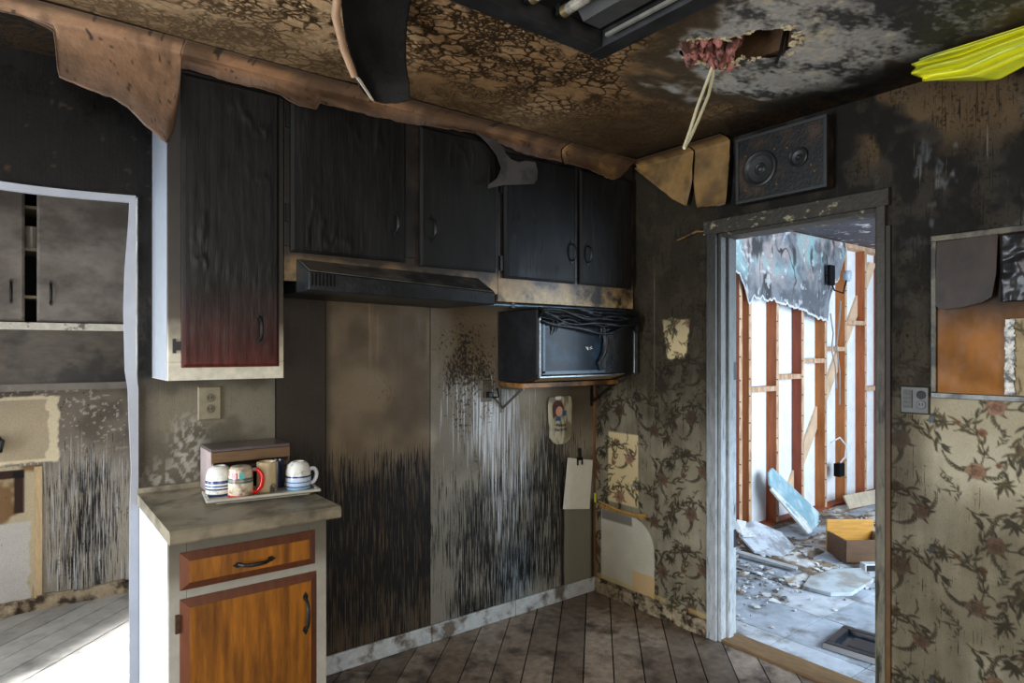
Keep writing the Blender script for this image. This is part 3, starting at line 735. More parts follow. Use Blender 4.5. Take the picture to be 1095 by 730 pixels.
m.build('baseboard_right', crumb, kind='structure')
MB().box(-.010, -.010, .09, -.001, -.001, 1.27).build('trim_4', M('orange_corner_strip', (122, 78, 38), .5, .2, 20), kind='structure')
MB().box(-.012, -1.672, 0.0, -.001, -1.655, 1.95).build('trim_5', M('brown_strip', grad=('Z', 0, 2, [(0, (112, 78, 42)), (.45, (88, 64, 40)), (.65, (46, 39, 30)), (1, (34, 30, 25))], .1, True), rough=.6, var=.2), kind='structure')

# ================================================================== SETTING: stripped room behind the doorway
room_w = M('stripped_room_plaster', (214, 214, 212), .8, .1, 6)
sheath = M('white_backing_board', (240, 240, 240), .7, .08, 10)
wall_rear = MB().box(0.12, .172, 0, 4.7, .27, 2.6).build('wall_rear', sheath, kind='structure', label='stripped stud wall with white backing boards and brown studs')
stud_m = [M('stud_wood_%d' % k, c, .65, .25, 9, (5, 5, .6), bump=.15) for k, c in enumerate([(150, 72, 38), (138, 62, 34), (162, 86, 44), (170, 100, 46)])]
face_m = M('stud_face_wood', (206, 168, 136), .7, .2, 14, (4, 4, .5), col2=(176, 132, 100), mixscale=14, mixstretch=(3, 3, .6))
fx = [.2, .6, 1.0, 1.40, 1.68, 1.81, 2.207, 2.606, 3.006, 3.386, 3.789, 4.19]
for k, x in enumerate(fx):
    s = MB().box(x - .038, .083, .04, x, .172, 2.41).build('stud', stud_m[(k * 3) % 4 if k != 8 else 3], wall_rear)
    f = MB().box(x - .038, .080, .04, x, .083, 2.41).build('stud_face', face_m, s)
    n = MB()
    for q in range(14):
        z = .1 + q * .16 + random.uniform(-.03, .03)
        n.box(x - .036, .072, z, x - .028, .080, z + .008)
    n.build('nails', blackm, s, kind='stuff')
MB().box(.12, .08, 0, 4.6, .172, .04).build('bottom_plate', stud_m[0], wall_rear)
MB().box(.12, .08, 2.41, 4.6, .172, 2.45).build('top_plate', face_m, wall_rear)
for i, z in ((5, 1.115), (6, 1.205), (7, 1.335), (8, 1.44), (9, 1.69), (10, 1.05)):
    b = MB().box(fx[i], .082, z, fx[i + 1] - .038, .160, z + .04).build('blocking', face_m, wall_rear)
brace = M('pale_brace', (222, 188, 154), .7, .15, 10)
MB().prism([(2.45, .150, .25), (2.60, .150, .25), (4.16, .150, 2.33), (4.01, .150, 2.33)], (0, .02, 0)).build('brace', brace, wall_rear)
wall_with_window('wall_window_side', 'y', -3.6, .1, .0, 4.7, .4, 3.0, .6, 2.4, top=2.6); window('window_4', 'y', -3.55, .4, 3.0, .6, 2.4)
MB().box(4.6, -3.6, 0, 4.7, .27, 2.6).build('wall_end', room_w, kind='structure')
cr = MB().box(.12, -3.6, 2.455, 4.7, .17, 2.6).build('ceiling.002', M('scorched_ceiling', (84, 78, 82), .8, .3, 20, col2=(206, 198, 194), mixscale=9, mixlo=.58, mixhi=.63, bump=.6, bscale=20), kind='structure')

# ---- remnant of plasterboard hanging at the top of the stud wall
xs_ = [1.50, 1.588, 1.63, 1.713, 1.80, 1.868, 2.05, 2.255, 2.49, 2.585, 2.75, 2.957, 2.99, 3.06, 3.164, 3.30]
zb_ = [2.02, 2.03, 1.98, 1.806, 1.85, 1.864, 1.84, 1.829, 1.80, 1.764, 1.72, 1.693, 1.90, 2.03, 2.082, 2.36]
na, nb = 260, 90
A, T = np.meshgrid(np.linspace(1.2, 3.30, na + 1), np.linspace(0, 1, nb + 1), indexing='ij')
bot = np.interp(A, xs_, zb_) + .07 * (fbm(A * 26, A * 0, 4, 401) - .5)
Z = 2.44 + (bot - 2.44) * T
P = np.stack([A, .062 + .014 * (fbm(A * 6, Z * 6, 3, 411) - .5) - .03 * T * fbm(A * 3, Z, 2, 421), Z], -1)
n = fbm(A * 9, Z * 9, 4, 431)
c = mix((128, 128, 132), (92, 92, 96), ss(.4, .65, n))
teal = ss(1.98, 2.16, Z + .25 * (n - .5)) * ss(.40, .60, fbm(A * 5, Z * 3, 5, 441))
c = mix(c, (150, 180, 180), teal * .9); c = mix(c, (176, 158, 152), ss(.48, .68, fbm(A * 7, Z * 4, 5, 451)) * ss(1.9, 2.1, Z) * .85)
c = mix(c, (56, 52, 52), ss(.56, .74, fbm(A * 13, Z * 4, 5, 461)) * .9); c = mix(c, (40, 38, 38), ss(.014, .005, np.abs(fbm(A * 4, Z * 1.5, 4, 466) - .5)) * .85)
c = mix(c, (216, 214, 212), np.clip(ss(.965, .985, T) + ss(.68, .72, fbm(A * 16, Z * 14, 6, 471)) * .7, 0, 1))
o = grid_mesh('hanging_plasterboard', P, na, nb, M('burnt_plasterboard', attr=True, rough=.75, var=.15, nscale=60, bump=.5, bscale=50), col=c, thick=.008)
tag(o, 'jagged remnant of teal and grey plasterboard hanging at top of the stud wall', 'plasterboard')

# ================================================================== THINGS: kitchen cabinets
ff_tall = M('tall_cabinet_frame_paint', grad=('Z', 1.34, 2.4, [(0, (206, 200, 180)), (.1, (198, 190, 168)), (.2, (70, 58, 44)), (.34, (44, 36, 28)), (.75, (30, 26, 22)), (1, (24, 22, 20))], .05, True), rough=.45, var=.2, nscale=30)
ff_low = M('scorched_frame_paint', grad=('Z', 1.68, 1.90, [(0, (176, 150, 108)), (.45, (140, 114, 78)), (.62, (58, 46, 34)), (.8, (24, 21, 18)), (1, (20, 18, 17))], .035, True), rough=.45, var=.3, nscale=26, col2=(46, 38, 31), mixscale=7, mixlo=.47, mixhi=.62)
red_door = M('half_burnt_red_door', grad=('Z', 1.38, 2.42, [(0, (80, 29, 19)), (.08, (62, 23, 17)), (.18, (42, 22, 18)), (.32, (18, 16, 15)), (1, (14, 14, 14))], .10, True), rough=.38, var=.25, nscale=20, stretch=(3, 1, .25), bump=.35, bscale=12, bstretch=(2.2, 1, .22), rough2=.6, spec=.3)
red_edge = M('burnt_door_edge', grad=('Z', 1.38, 2.42, [(0, (112, 62, 40)), (.3, (84, 52, 38)), (.7, (40, 34, 30)), (1, (28, 27, 26))], .08, True), rough=.5, var=.2)
def pull(name, parent, x, y, z, mat, vertical=True, L=.10, tilt=0):
    m = MB(); h = L / 2
    pts = []
    for k in range(9):
        t = -1 + 2 * k / 8
        pts.append((0, -.028 * (1 - t ** 4) - .004, t * h * .82))
    def tr(p):
        q = Vector(p)
        if not vertical: q = Vector((q.z, q.y, q.x))
        return q + Vector((x, y, z))
    m.tube([tr(p) for p in pts], [.005, .0055, .006, .0065, .0068, .0065, .006, .0055, .005], 8)
    for s in (-1, 1):
        poly = [(0, 0, s * h * 1.12), (.009, 0, s * h * .9), (.006, 0, s * h * .7), (-.006, 0, s * h * .7), (-.009, 0, s * h * .9)]
        m.prism([tr(p) for p in poly], (0, -.005, 0))
    return m.build(name, mat, parent, smooth=False)
def door_mesh(x0, x1, z0, z1, y, th=.019, lip=.012, rise=.006):
    m = MB()
    m.frustum((x0, z0, x1, z1), (x0, z0, x1, z1), 'y', y, y - th + rise)
    m.frustum((x0, z0, x1, z1), (x0 + lip, z0 + lip, x1 - lip, z1 - lip), 'y', y - th + rise, y - th)
    return m
def frame_mesh(x0, x1, z0, z1, y0, y1, openings):
    """face frame: rectangle minus openings (all full inner height), stiles and rails as boxes"""
    m = MB()
    zl, zh = openings[0][2], openings[0][3]
    m.box(x0, y0, z0, x1, y1, zl); m.box(x0, y0, zh, x1, y1, z1)
    xs = [x0] + [v for o in openings for v in o[:2]] + [x1]
    for k in range(0, len(xs), 2): m.box(xs[k], y0, zl, xs[k + 1], y1, zh)
    return m
def wrinkle(x0, x1, z0, z1, y, parent, mat, seed, amp=.0035):
    """skin of blistered varnish on a charred door front, raised in vertical folds"""
    na, nb = int((x1 - x0) / .007), int((z1 - z0) / .012)
    X, Zz = np.meshgrid(np.linspace(x0, x1, na + 1), np.linspace(z0, z1, nb + 1), indexing='ij')
    f = fbm(X * 22, Zz * 5, 4, seed); r = np.maximum(0, .05 - np.abs(f - .52)) / .05 * ss(.48, .62, fbm(X * 7, Zz * 6, 3, seed + 9))
    e = np.minimum(np.minimum(X - x0, x1 - X), np.minimum(Zz - z0, z1 - Zz)); e = ss(0, .02, e)
    P_ = np.stack([X, y - amp * r * e - .0012 * fbm(X * 40, Zz * 20, 2, seed + 3) * e, Zz], -1)
    return grid_mesh('blistered_veneer', P_, na, nb, mat, parent)

def wall_cabinet(label, x0, x1, z0, z1, doors, case_mat, frame_mat, door_specs, base_rail):
    c = thing('wall_cabinet', label, 'cabinet', ((x0 + x1) / 2, -.16, z0))
    m = MB().box(x0, -.30, z0, x0 + .016, 0, z1).box(x1 - .016, -.30, z0, x1, 0, z1).box(x0 + .016, -.30, z0 + .03, x1 - .016, 0, z0 + .046).box(x0 + .016, -.30, z1 - .03, x1 - .016, 0, z1).box(x0 + .016, -.012, z0 + .046, x1 - .016, -.004, z1 - .03)
    m.build('case', case_mat, c)
    frame_mesh(x0, x1, z0, z1, -.318, -.30, [(a + .02, b - .02, base_rail, z1 - .09) for a, b, *_ in doors]).build('face_frame', frame_mat, c, bevel=.002)
    for (a, b, dz0, dz1, mat, hx, hz, seed) in doors:
        d = door_mesh(a, b, dz0, dz1, -.3185).build('door', mat, c, bevel=.002)
        wrinkle(a + .022, b - .022, dz0 + .022, dz1 - .022, -.3385, d, mat, seed)
        pull('handle', d, hx, -.339, hz, blackm, True, .11)
    return c
tc = wall_cabinet('tall wall cabinet above the counter, door charred black fading to dark red', -2.366, -1.972, 1.345, 2.488,
    [(-2.326, -1.993, 1.39, 2.412, red_door, -2.068, 1.53, 501)], ff_tall, ff_tall, None, 1.41)
MB().box(-2.3665, -.30, 1.347, -2.3655, 0, 2.47).build('side_panel', M('tall_cabinet_side', grad=('Z', 1.34, 2.3, [(0, (164, 168, 174)), (.7, (136, 141, 149)), (1, (104, 108, 114))], .05, True), rough=.35, var=.08), tc, label='pale painted side panel')
MB().box(-2.352, -.326, 1.44, -2.342, -.318, 1.49).box(-2.346, -.329, 1.45, -2.326, -.319, 1.48).build('hinge', blackm, tc)
c = wall_cabinet('blackened double-door wall cabinet above the range hood', -1.970, -.962, 1.716, 2.488,
    [(-1.950, -1.458, 1.826, 2.425, charD, -1.515, 1.985, 511), (-1.390, -.980, 1.816, 2.425, charD, -1.335, 1.98, 521)], char, ff_low, None, 1.85)
for z in (1.94, 2.3): MB().box(-1.967, -.327, z, -1.952, -.3185, z + .07).build('hinge', blackm, c)
c = wall_cabinet('blackened double-door wall cabinet above the melted microwave', -.960, -.012, 1.683, 2.488,
    [(-.935, -.470, 1.795, 2.40, charD, -.505, 1.955, 531), (-.440, -.040, 1.795, 2.40, charD, -.39, 1.955, 541)], char, ff_low, None, 1.82)
for z in (1.83, 2.2): MB().box(-.952, -.327, z, -.937, -.3185, z + .07).build('hinge', blackm, c)

# base cabinet
oak = M('orange_oak', (150, 92, 22), .36, .3, 7, (6, 1, .8), (112, 66, 14), 3.0, (6, 1, .7), bump=.1, bscale=40, bstretch=(4, 1, .5))
oak_dark = M('dark_oak_bevel', (92, 50, 28), .4, .2, 14, (6, 1, 1))
pw = M('white_cabinet_side', (216, 219, 224), .42, .05, 14, (1, 6, .3), col2=(188, 195, 206), mixscale=3, mixstretch=(1, 4, .3))
bf = M('smoked_frame_paint', grad=('Z', 0.1, .87, [(0, (196, 195, 188)), (.75, (170, 167, 156)), (.86, (116, 111, 98)), (1, (88, 83, 71))], .03, True), rough=.45, var=.12, nscale=24)
bc = thing('base_cabinet', 'orange oak base cabinet with white frame, one drawer above one door', 'cabinet', (-2.163, -.3, 0))
m = MB().box(-2.412, -.582, 0, -2.396, -.002, .868).build('side_panel', pw, bc, label='white painted side panel')
m = MB().box(-1.931, -.582, 0, -1.915, -.002, .868).box(-2.396, -.012, .02, -1.931, -.002, .868).box(-2.396, -.582, .1, -1.931, -.012, .116).box(-2.396, -.53, 0, -1.931, -.52, .10)
m.build('case', bf, bc)
m = MB().box(-2.412, -.600, .10, -2.36, -.582, .868).box(-1.975, -.600, .10, -1.915, -.582, .868).box(-2.36, -.600, .10, -1.975, -.582, .13).box(-2.36, -.600, .665, -1.975, -.582, .735).box(-2.36, -.600, .80, -1.975, -.582, .868)
m.build('face_frame', bf, bc, bevel=.002)
def oak_front(name, x0, x1, z0, z1):
    d = MB().frustum((x0, z0, x1, z1), (x0 + .024, z0 + .024, x1 - .024, z1 - .024), 'y', -.607, -.620).box(x0, -.607, z0, x1, -.6005, z1).build(name, oak_dark, bc)
    MB().box(x0 + .0245, -.6215, z0 + .0245, x1 - .0245, -.6195, z1 - .0245).build('front_panel', oak, d)
    return d
d = oak_front('drawer', -2.381, -1.958, .713, .828); pull('handle', d, -2.165, -.6215, .764, blackm, False, .12)
d = oak_front('door', -2.381, -1.953, .125, .685); pull('handle', d, -1.998, -.6215, .555, blackm, True, .13)
MB().box(-2.394, -.612, .585, -2.382, -.600, .64).build('hinge', M('rusty_hinge', (74, 50, 34), .6, .4, 60, metal=.4), bc)
ct = thing('countertop', 'sooty beige laminate countertop on the orange base cabinet', 'countertop', (-2.15, -.33, .87))
top_m = M('sooty_laminate', (138, 128, 106), .42, .25, 12, col2=(76, 70, 58), mixscale=7, mixlo=.45, mixhi=.66, bump=.12, rough2=.65)
m = MB(); pr_ = [(-.66, .876), (-.66, .902), (-.652, .910), (-.012, .910), (-.012, .87), (-.655, .87)]
m.prism([(-2.418, y, z) for y, z in pr_], (.533, 0, 0)); m.build('slab', top_m, ct)
MB().box(-2.418, -.0125, .905, -1.90, -.002, .930).build('back_lip', top_m, ct)

# range hood
hood_m = M('charred_steel', (24, 27, 29), .45, .3, 30, metal=.3, col2=(40, 42, 43), mixscale=5, bump=.2)
hd = thing('range_hood', 'warped black steel range hood hanging under the double-door cabinet', 'range hood', (-1.5, -.2, 1.68))
m = MB()
L_ = [(-.319, 1.802), (-.455, 1.742), (-.455, 1.674), (-.44, 1.672), (-.006, 1.675), (-.006, 1.712), (-.319, 1.712)]
R_ = [(-.319, 1.786), (-.455, 1.708), (-.455, 1.656), (-.44, 1.654), (-.006, 1.66), (-.006, 1.712), (-.319, 1.712)]
n_ = len(L_); m.add([(-1.925, y, z) for y, z in L_] + [(-1.075, y, z) for y, z in R_], [tuple(range(n_)), tuple(range(2 * n_ - 1, n_ - 1, -1))] + [(i, i + n_, (i + 1) % n_ + n_, (i + 1) % n_) for i in range(n_)])
m.build('body', hood_m, hd, bevel=.004)
m = MB(); m.add([(-1.92, -.33, 1.800), (-1.085, -.33, 1.783), (-1.08, -.452, 1.7135), (-1.92, -.452, 1.7465), (-1.92, -.33, 1.797), (-1.085, -.33, 1.780), (-1.08, -.452, 1.7105), (-1.92, -.452, 1.7435)],
      [(0, 1, 2, 3), (7, 6, 5, 4), (0, 4, 5, 1), (1, 5, 6, 2), (2, 6, 7, 3), (3, 7, 4, 0)])
m.build('sloped_top', M('ash_dusted_steel', (84, 80, 74), .6, .3, 20, col2=(40, 42, 44), mixscale=6), hd)
m = MB()
for k in range(7): m.box(-1.915 + k * .014, -.458, 1.69, -1.908 + k * .014, -.4545, 1.735)
m.build('vent_slots', soot, hd)
p = thing('metal_pipe', 'thin blue-grey metal pipe running under the right wall cabinet', 'pipe', (-.6, -.29, 1.66))
MB().tube([(-1.07, -.30, 1.668), (-.75, -.295, 1.670), (-.4, -.29, 1.671), (-.05, -.29, 1.671)], .010, 10).build('tube', M('heat_blued_steel', (84, 98, 108), .4, .3, 30, metal=.6), p, smooth=True)
MB().box(-.87, -.308, 1.656, -.85, -.284, 1.6825).build('clamp', blackm, p); MB().box(-.30, -.303, 1.6575, -.28, -.278, 1.6825).build('clamp', blackm, p)

# microwave on its shelf
sh = thing('wall_shelf', 'brown wooden wall shelf under the melted microwave', 'shelf', (-.45, -.15, 1.27))
MB().box(-.725, -.21, 1.254, -.012, -.004, 1.280).build('board', M('shelf_edge_wood', (146, 100, 52), .5, .3, 10, (1, 5, 5), col2=(70, 48, 30), mixscale=5), sh, bevel=.003)
brk = M('grey_iron_bracket', (96, 94, 88), .5, .2, 40, metal=.5)
for x in (-.70, -.03):
    b = thing('shelf_bracket', 'triangular iron bracket under the left end of the microwave shelf' if x < -.5 else 'dark iron bracket under the shelf beside the room corner', 'bracket', (x, -.01, 1.13), group='brackets under the microwave shelf')
    mt = brk if x < -.5 else blackm
    MB().box(x - .009, -.008, 1.115, x + .009, -.002, 1.2535).build('wall_strap', mt, b)
    MB().box(x - .008, -.19, 1.243, x + .008, -.002, 1.2535).build('arm', mt, b)
    MB().tube([(x, -.01, 1.14), (x, -.10, 1.20), (x, -.165, 1.244)], .007, 8).build('strut', mt, b, smooth=True)
    if x < -.5: MB().tube([(x, -.008, 1.14), (x - .05, -.008, 1.19), (x - .10, -.01, 1.250)], .006, 8).build('strut', mt, b, smooth=True)
mw = thing('microwave', 'fire-melted black microwave oven with drooping front on a wall shelf', 'microwave', (-.375, -.18, 1.29))
mwm = M('burnt_enamel', (22, 23, 24), .5, .3, 20, col2=(32, 33, 35), mixscale=4, bump=.15, spec=.3)
m = MB(); m.prism([(-.740, y, z) for y, z in ((-.02, 1.287), (-.215, 1.287), (-.345, 1.325), (-.345, 1.654), (-.02, 1.654))], (.720, 0, 0)); m.build('body', mwm, mw, bevel=.005)
MB().add([(-.66, -.225, 1.2875), (-.10, -.225, 1.2875), (-.10, -.335, 1.3195), (-.66, -.335, 1.3195), (-.66, -.2245, 1.2895), (-.10, -.2245, 1.2895), (-.10, -.3345, 1.3215), (-.66, -.3345, 1.3215)], [(0, 1, 2, 3), (7, 6, 5, 4), (0, 4, 5, 1), (1, 5, 6, 2), (2, 6, 7, 3), (3, 7, 4, 0)]).build('underside_plate', M('tan_underside', (150, 128, 92), .5, .2, 12), mw)
for x in (-.70, -.06):
    for y in (-.18, -.06): MB().lathe([(.014, 0), (.012, .007)], (x, y, 1.2805), 12).build('foot', soot, mw)
steel_rim = M('bare_steel_rim', (120, 124, 126), .35, .3, 40, metal=.8)
m = MB().box(-.738, -.362, 1.318, -.730, -.345, 1.61).box(-.738, -.364, 1.312, -.20, -.345, 1.322).box(-.05, -.362, 1.322, -.022, -.345, 1.62)
m.build('front_frame', steel_rim, mw, bevel=.002)
m = MB().box(-.728, -.356, 1.324, -.05, -.3455, 1.60); m.build('door', M('melted_black_plastic', (20, 21, 22), .35, .3, 20, bump=.5, bscale=18), mw, bevel=.004)
MB().box(-.70, -.3575, 1.345, -.30, -.3562, 1.565).build('door_window', M('blued_glass', (14, 22, 32), .3, .3, 6, spec=.14, col2=(32, 52, 68), mixscale=6, mixlo=.5, mixhi=.66, bump=.08, bscale=8), mw)
m = MB()
for q in ((-.715, -.360, 1.335, -.70, -.3562, 1.58), (-.715, -.360, 1.330, -.28, -.3562, 1.345)): m.box(*q)
m.build('window_rim', M('blue_grey_rim', (54, 76, 92), .4, .3, 30), mw)
melt = M('drooping_melted_plastic', (20, 21, 23), .4, .3, 30, bump=.4, bscale=40, spec=.35)
na, nb = 150, 40
U, V = np.meshgrid(np.linspace(0, 1, na + 1), np.linspace(0, 1, nb + 1), indexing='ij')
Xm = -.738 + .712 * U
low = np.interp(U, [0, .08, .25, .45, .6, .75, .9, 1], [1.612, 1.602, 1.592, 1.572, 1.555, 1.562, 1.59, 1.57]) + .014 * (fbm(U * 16, U * 0, 3, 551) - .5)
fold = np.sin(V * 17 + 4 * fbm(U * 3, V * 1.2, 3, 561) * 3 + U * 3)
P = np.stack([Xm, -.352 - .014 * fold * np.sin(PI * np.clip(V * 1.05, 0, 1)) - .022 * np.sin(PI * V) - .02 * (fbm(U * 9, V * 5, 3, 571) - .5), 1.664 + (low - 1.664) * V - .02 * U * V], -1)
grid_mesh('melted_fascia', P, na, nb, melt, mw, None, thick=.004)
m = MB(); rr = random.Random(5)
for k in range(3):
    z = 1.648 - k * .022; y0 = -.378 - rr.random() * .01; pts = []
    for i in range(13):
        t = i / 12; pts.append((-.735 + t * (.70), y0 - .012 * math.sin(t * 7 + k * 2) * rr.uniform(.4, 1), z - .05 * math.sin(PI * min(1, t * 1.1)) ** 1.3 * (.3 + k / 3) - .03 * t + .012 * math.sin(t * 11 + 2 * k)))
    m.tube(pts, [rr.uniform(.004, .011) for _ in pts], 7)
for (x, L2) in ((-.655, .075), (-.63, .06), (-.32, .09)):
    m.tube([(x, -.365, 1.60), (x + .004, -.368, 1.60 - L2 * .5), (x - .004, -.364, 1.60 - L2)], [.008, .006, .001], 7)
m.tube([(-.30, -.365, 1.58), (-.285, -.372, 1.50), (-.30, -.370, 1.43), (-.335, -.366, 1.385), (-.32, -.364, 1.345)], [.012, .016, .014, .013, .010], 8)
m.tube([(-.12, -.37, 1.60), (-.06, -.372, 1.62), (-.03, -.368, 1.55)], [.02, .03, .016], 8)
m.build('melted_trim', melt, mw, smooth=True)
m = MB()
for (a, b) in (((-.42, 1.468), (-.405, 1.452)), ((-.405, 1.468), (-.405, 1.452)), ((-.392, 1.462), (-.378, 1.468)), ((-.392, 1.455), (-.372, 1.460))):
    m.tube([(a[0], -.3582, a[1]), (b[0], -.3582, b[1])], .0022, 6)
m.build('worn_badge', M('white_print', (220, 220, 220), .5), mw)

# outlets
plate_m = M('yellowed_plate', (118, 108, 84), .4, .2, 30)
dark_slot = M('dark_slot', (16, 14, 12), .6)
def outlet(label, x, z, w, h, kind, mat, cat='outlet'):
    o = thing('wall_outlet', label, cat, (x, -.002, z))
    MB().frustum((x - w / 2, z - h / 2, x + w / 2, z + h / 2), (x - w / 2 + .005, z - h / 2 + .005, x + w / 2 - .005, z + h / 2 - .005), 'y', -.001, -.008).build('cover_plate', mat, o)
    for dz in (-.022, .022):
        r = MB().lathe([(.0165, -.0075), (.0165, -.011), (.014, -.012)], (x, 0, z + dz), 18, 'y').build('socket', M('socket_face', (92, 84, 66), .5), o)
        MB().box(x - .008, -.0128, z + dz - .004, x - .005, -.0118, z + dz + .007).box(x + .005, -.0128, z + dz - .004, x + .008, -.0118, z + dz + .007).build('slots', dark_slot, r)
    return o
outlet('sooty double wall outlet above the counter under the tall cabinet', -2.164, 1.238, .088, .135, 0, plate_m)
o = outlet('small sooty wall outlet left of the shelf bracket', -.803, 1.235, .070, .115, 0, M('sooty_plate', (84, 74, 58), .5, .2, 30))
pc = thing('power_cord', 'dark power cord looping from the small outlet to the bracket', 'cord', (-.8, -.01, 1.2))
MB().tube([(-.80, -.012, 1.215), (-.79, -.05, 1.20), (-.765, -.06, 1.205), (-.75, -.03, 1.235), (-.745, -.02, 1.245)], .005, 7).build('cable', melt, pc, smooth=True)
MB().box(-.815, -.045, 1.20, -.785, -.012, 1.23).build('plug', melt, pc, bevel=.004)

# printed bag sign
sg = thing('hanging_sign', 'crinkled cream sign with a printed child and lettering on back wall', 'sign', (-.29, -.01, .91))
na, nb = 30, 44
U, V = np.meshgrid(np.linspace(-1, 1, na + 1), np.linspace(0, 1, nb + 1), indexing='ij')
hw = np.interp(V, [0, .06, .16, .85, .97, 1.0], [.03, .062, .085, .095, .088, .075])
P = np.stack([-.290 + U * hw, -.010 - .006 * fbm(U * 3, V * 1.5, 2, 601) - .012 * (1 - U ** 2) * .5, .908 + V * .275], -1)
cc = mix((176, 166, 138), (120, 110, 86), ss(.45, .62, fbm(U * 5, V * 3, 4, 611)))
body = grid_mesh('sheet', P, na, nb, M('crinkled_plastic', attr=True, rough=.4, var=.1, bump=.5, bscale=60), sg, cc, thick=.002)
def flat(name, poly, mat, y=-.0225, th=.0015):
    MB().prism([(x, y, z) for x, z in poly], (0, -th, 0)).build(name, mat, sg)
def ell(cx, cz, rx, rz, n=16, a0=0, a1=2 * PI): return [(cx + rx * math.cos(a0 + (a1 - a0) * k / n), cz + rz * math.sin(a0 + (a1 - a0) * k / n)) for k in range(n)]
hair_m = M('print_brown', (74, 34, 24), .6, .2); 
flat('printed_hair', ell(-.315, 1.115, .042, .048), hair_m); flat('printed_hair', [(-.357, 1.11), (-.335, 1.11), (-.335, 1.075), (-.352, 1.06)], hair_m, -.0228)
flat('printed_face', ell(-.308, 1.098, .026, .03), M('print_skin', (186, 138, 108), .6), -.0242)
flat('printed_cup', [(-.285, 1.072), (-.257, 1.072), (-.255, 1.102), (-.287, 1.102)], M('print_blue', (28, 70, 104), .6), -.0246)
flat('printed_dress', [(-.33, 1.045), (-.295, 1.045), (-.303, 1.072), (-.322, 1.07)], M('print_blue2', (34, 78, 112), .6), -.0244)
flat('tape', [(-.335, 1.168), (-.29, 1.168), (-.29, 1.185), (-.335, 1.185)], M('white_tape', (214, 204, 190), .5), -.021)
for txt, z in (('Please', 1.010), ('Recycle', .985)):
    cu = bpy.data.curves.new('lettering', 'FONT'); cu.body = txt; cu.size = .030; cu.align_x = 'CENTER'; cu.extrude = .0006
    t_ = bpy.data.objects.new('lettering_curve', cu); COL.objects.link(t_); bpy.context.view_layer.update()
    me = bpy.data.meshes.new_from_object(t_.evaluated_get(bpy.context.evaluated_depsgraph_get())); bpy.data.objects.remove(t_)
    me.transform(Matrix.Translation((-.295, -.0235, z)) @ Matrix.Rotation(PI / 2, 4, 'X')); me.materials.clear()
    link_mesh('lettering', me, M('print_black', (26, 24, 22), .6), sg)

# white sheet on a black clip
ws = thing('paper_sheet', 'plain white sheet hanging from a black clip on the back wall', 'paper', (-.14, -.012, .5))
poly = [(-.224, .825), (-.022, .786), (-.062, .493), (-.272, .540)]
poly = [(-.232, .824), (-.030, .790), (-.058, .500), (-.270, .530)]
m = MB(); m.prism([(x, -.012, z) for x, z in poly], (0, -.004, 0)); m.build('sheet', M('white_card', (214, 210, 194), .6, .06, 20), ws, bevel=.001)
MB().box(-.150, -.026, .80, -.132, -.0155, .872).box(-.163, -.026, .772, -.155, -.0155, .815).box(-.128, -.026, .772, -.120, -.0155, .815).box(-.163, -.026, .80, -.120, -.0155, .818).build('clip', blackm, ws, bevel=.002)

# small bits at the right wall corner
st = thing('wooden_stick', 'splintered yellow wooden strip on the right wall above the bare plaster', 'stick', (-.004, -.2, .51))
m = MB(); m.tube([(-.006, -.04, .545), (-.007, -.2, .522), (-.007, -.33, .520), (-.012, -.41, .535)], [.004, .006, .005, .008], 6); m.build('strip', M('yellow_splinter', (190, 148, 72), .6, .3, 40), st)
sl = thing('wood_splinter', 'charred wood splinter sticking out left of the door head casing', 'splinter', (-.01, -.70, 2.05))
MB().tube([(-.004, -.60, 2.028), (-.02, -.68, 2.038), (-.026, -.76, 2.056), (-.022, -.80, 2.050)], [.002, .006, .007, .003], 6).build('strip', M('scorched_splinter', (128, 92, 46), .6, .4, 30, col2=(40, 30, 20), mixscale=20), sl)
tg = MB().box(-.016, -.024, .535, -.011, -.012, .59).build('sticker', M('yellow_label', (222, 214, 40), .5, .1), None); tag(tg, 'small bright yellow sticker at the wall corner', 'sticker')

# tray, mugs and burnt box
ty = thing('serving_tray', 'pale grey serving tray under the cups on the countertop', 'tray', (-2.056, -.330, .9105), rz=-.13)
tm = M('grey_plastic_tray', (176, 172, 156), .35, .12, 20)
m = MB(); m.frustum((-.165, -.065, .165, .065), (-.188, -.083, .188, .083), 'z', .004, .014).build('pan', tm, ty, world=False, bevel=.003)
m = MB()
for q in ((-.195, -.090, .195, -.078), (-.195, .078, .195, .090), (-.195, -.078, -.182, .078), (.182, -.078, .195, .078)): m.box(q[0], q[1], .012, q[2], q[3], .022)
m.build('rim', tm, ty, world=False, bevel=.003)
MB().box(-.16, -.062, 0, .16, -.05, .0045).build('foot', tm, ty, world=False); MB().box(-.16, .05, 0, .16, .062, .0045).build('foot', tm, ty, world=False)
def cup(name, label, x, y, z, prof, mat, handle=None, hmat=None, rz=0, lie=None):
    o = thing(name, label, 'cup', (x, y, z), rz=rz, group='cups drying on the tray')
    MB().lathe(prof, (0, 0, 0), 32).build('body', mat, o, world=False, smooth=True)
    if handle:
        hp = [Vector(q) for q in handle]; sm = []
        for i in range(len(hp) - 1):
            a_, b_, c_, d_ = hp[max(0, i - 1)], hp[i], hp[i + 1], hp[min(len(hp) - 1, i + 2)]
            for k in range(5):
                t = k / 5; sm.append(.5 * (2 * b_ + (c_ - a_) * t + (2 * a_ - 5 * b_ + 4 * c_ - d_) * t * t + (3 * b_ - a_ - 3 * c_ + d_) * t ** 3))
        handle = sm + [hp[-1]]
        MB().tube(handle, .0075, 10).build('handle', hmat or mat, o, world=False, smooth=True)
    return o
inv = [(.043, .0), (.045, .004), (.0465, .035), (.045, .068), (.038, .092), (.026, .102), (.02, .104), (.02, .098), (.0, .097)]
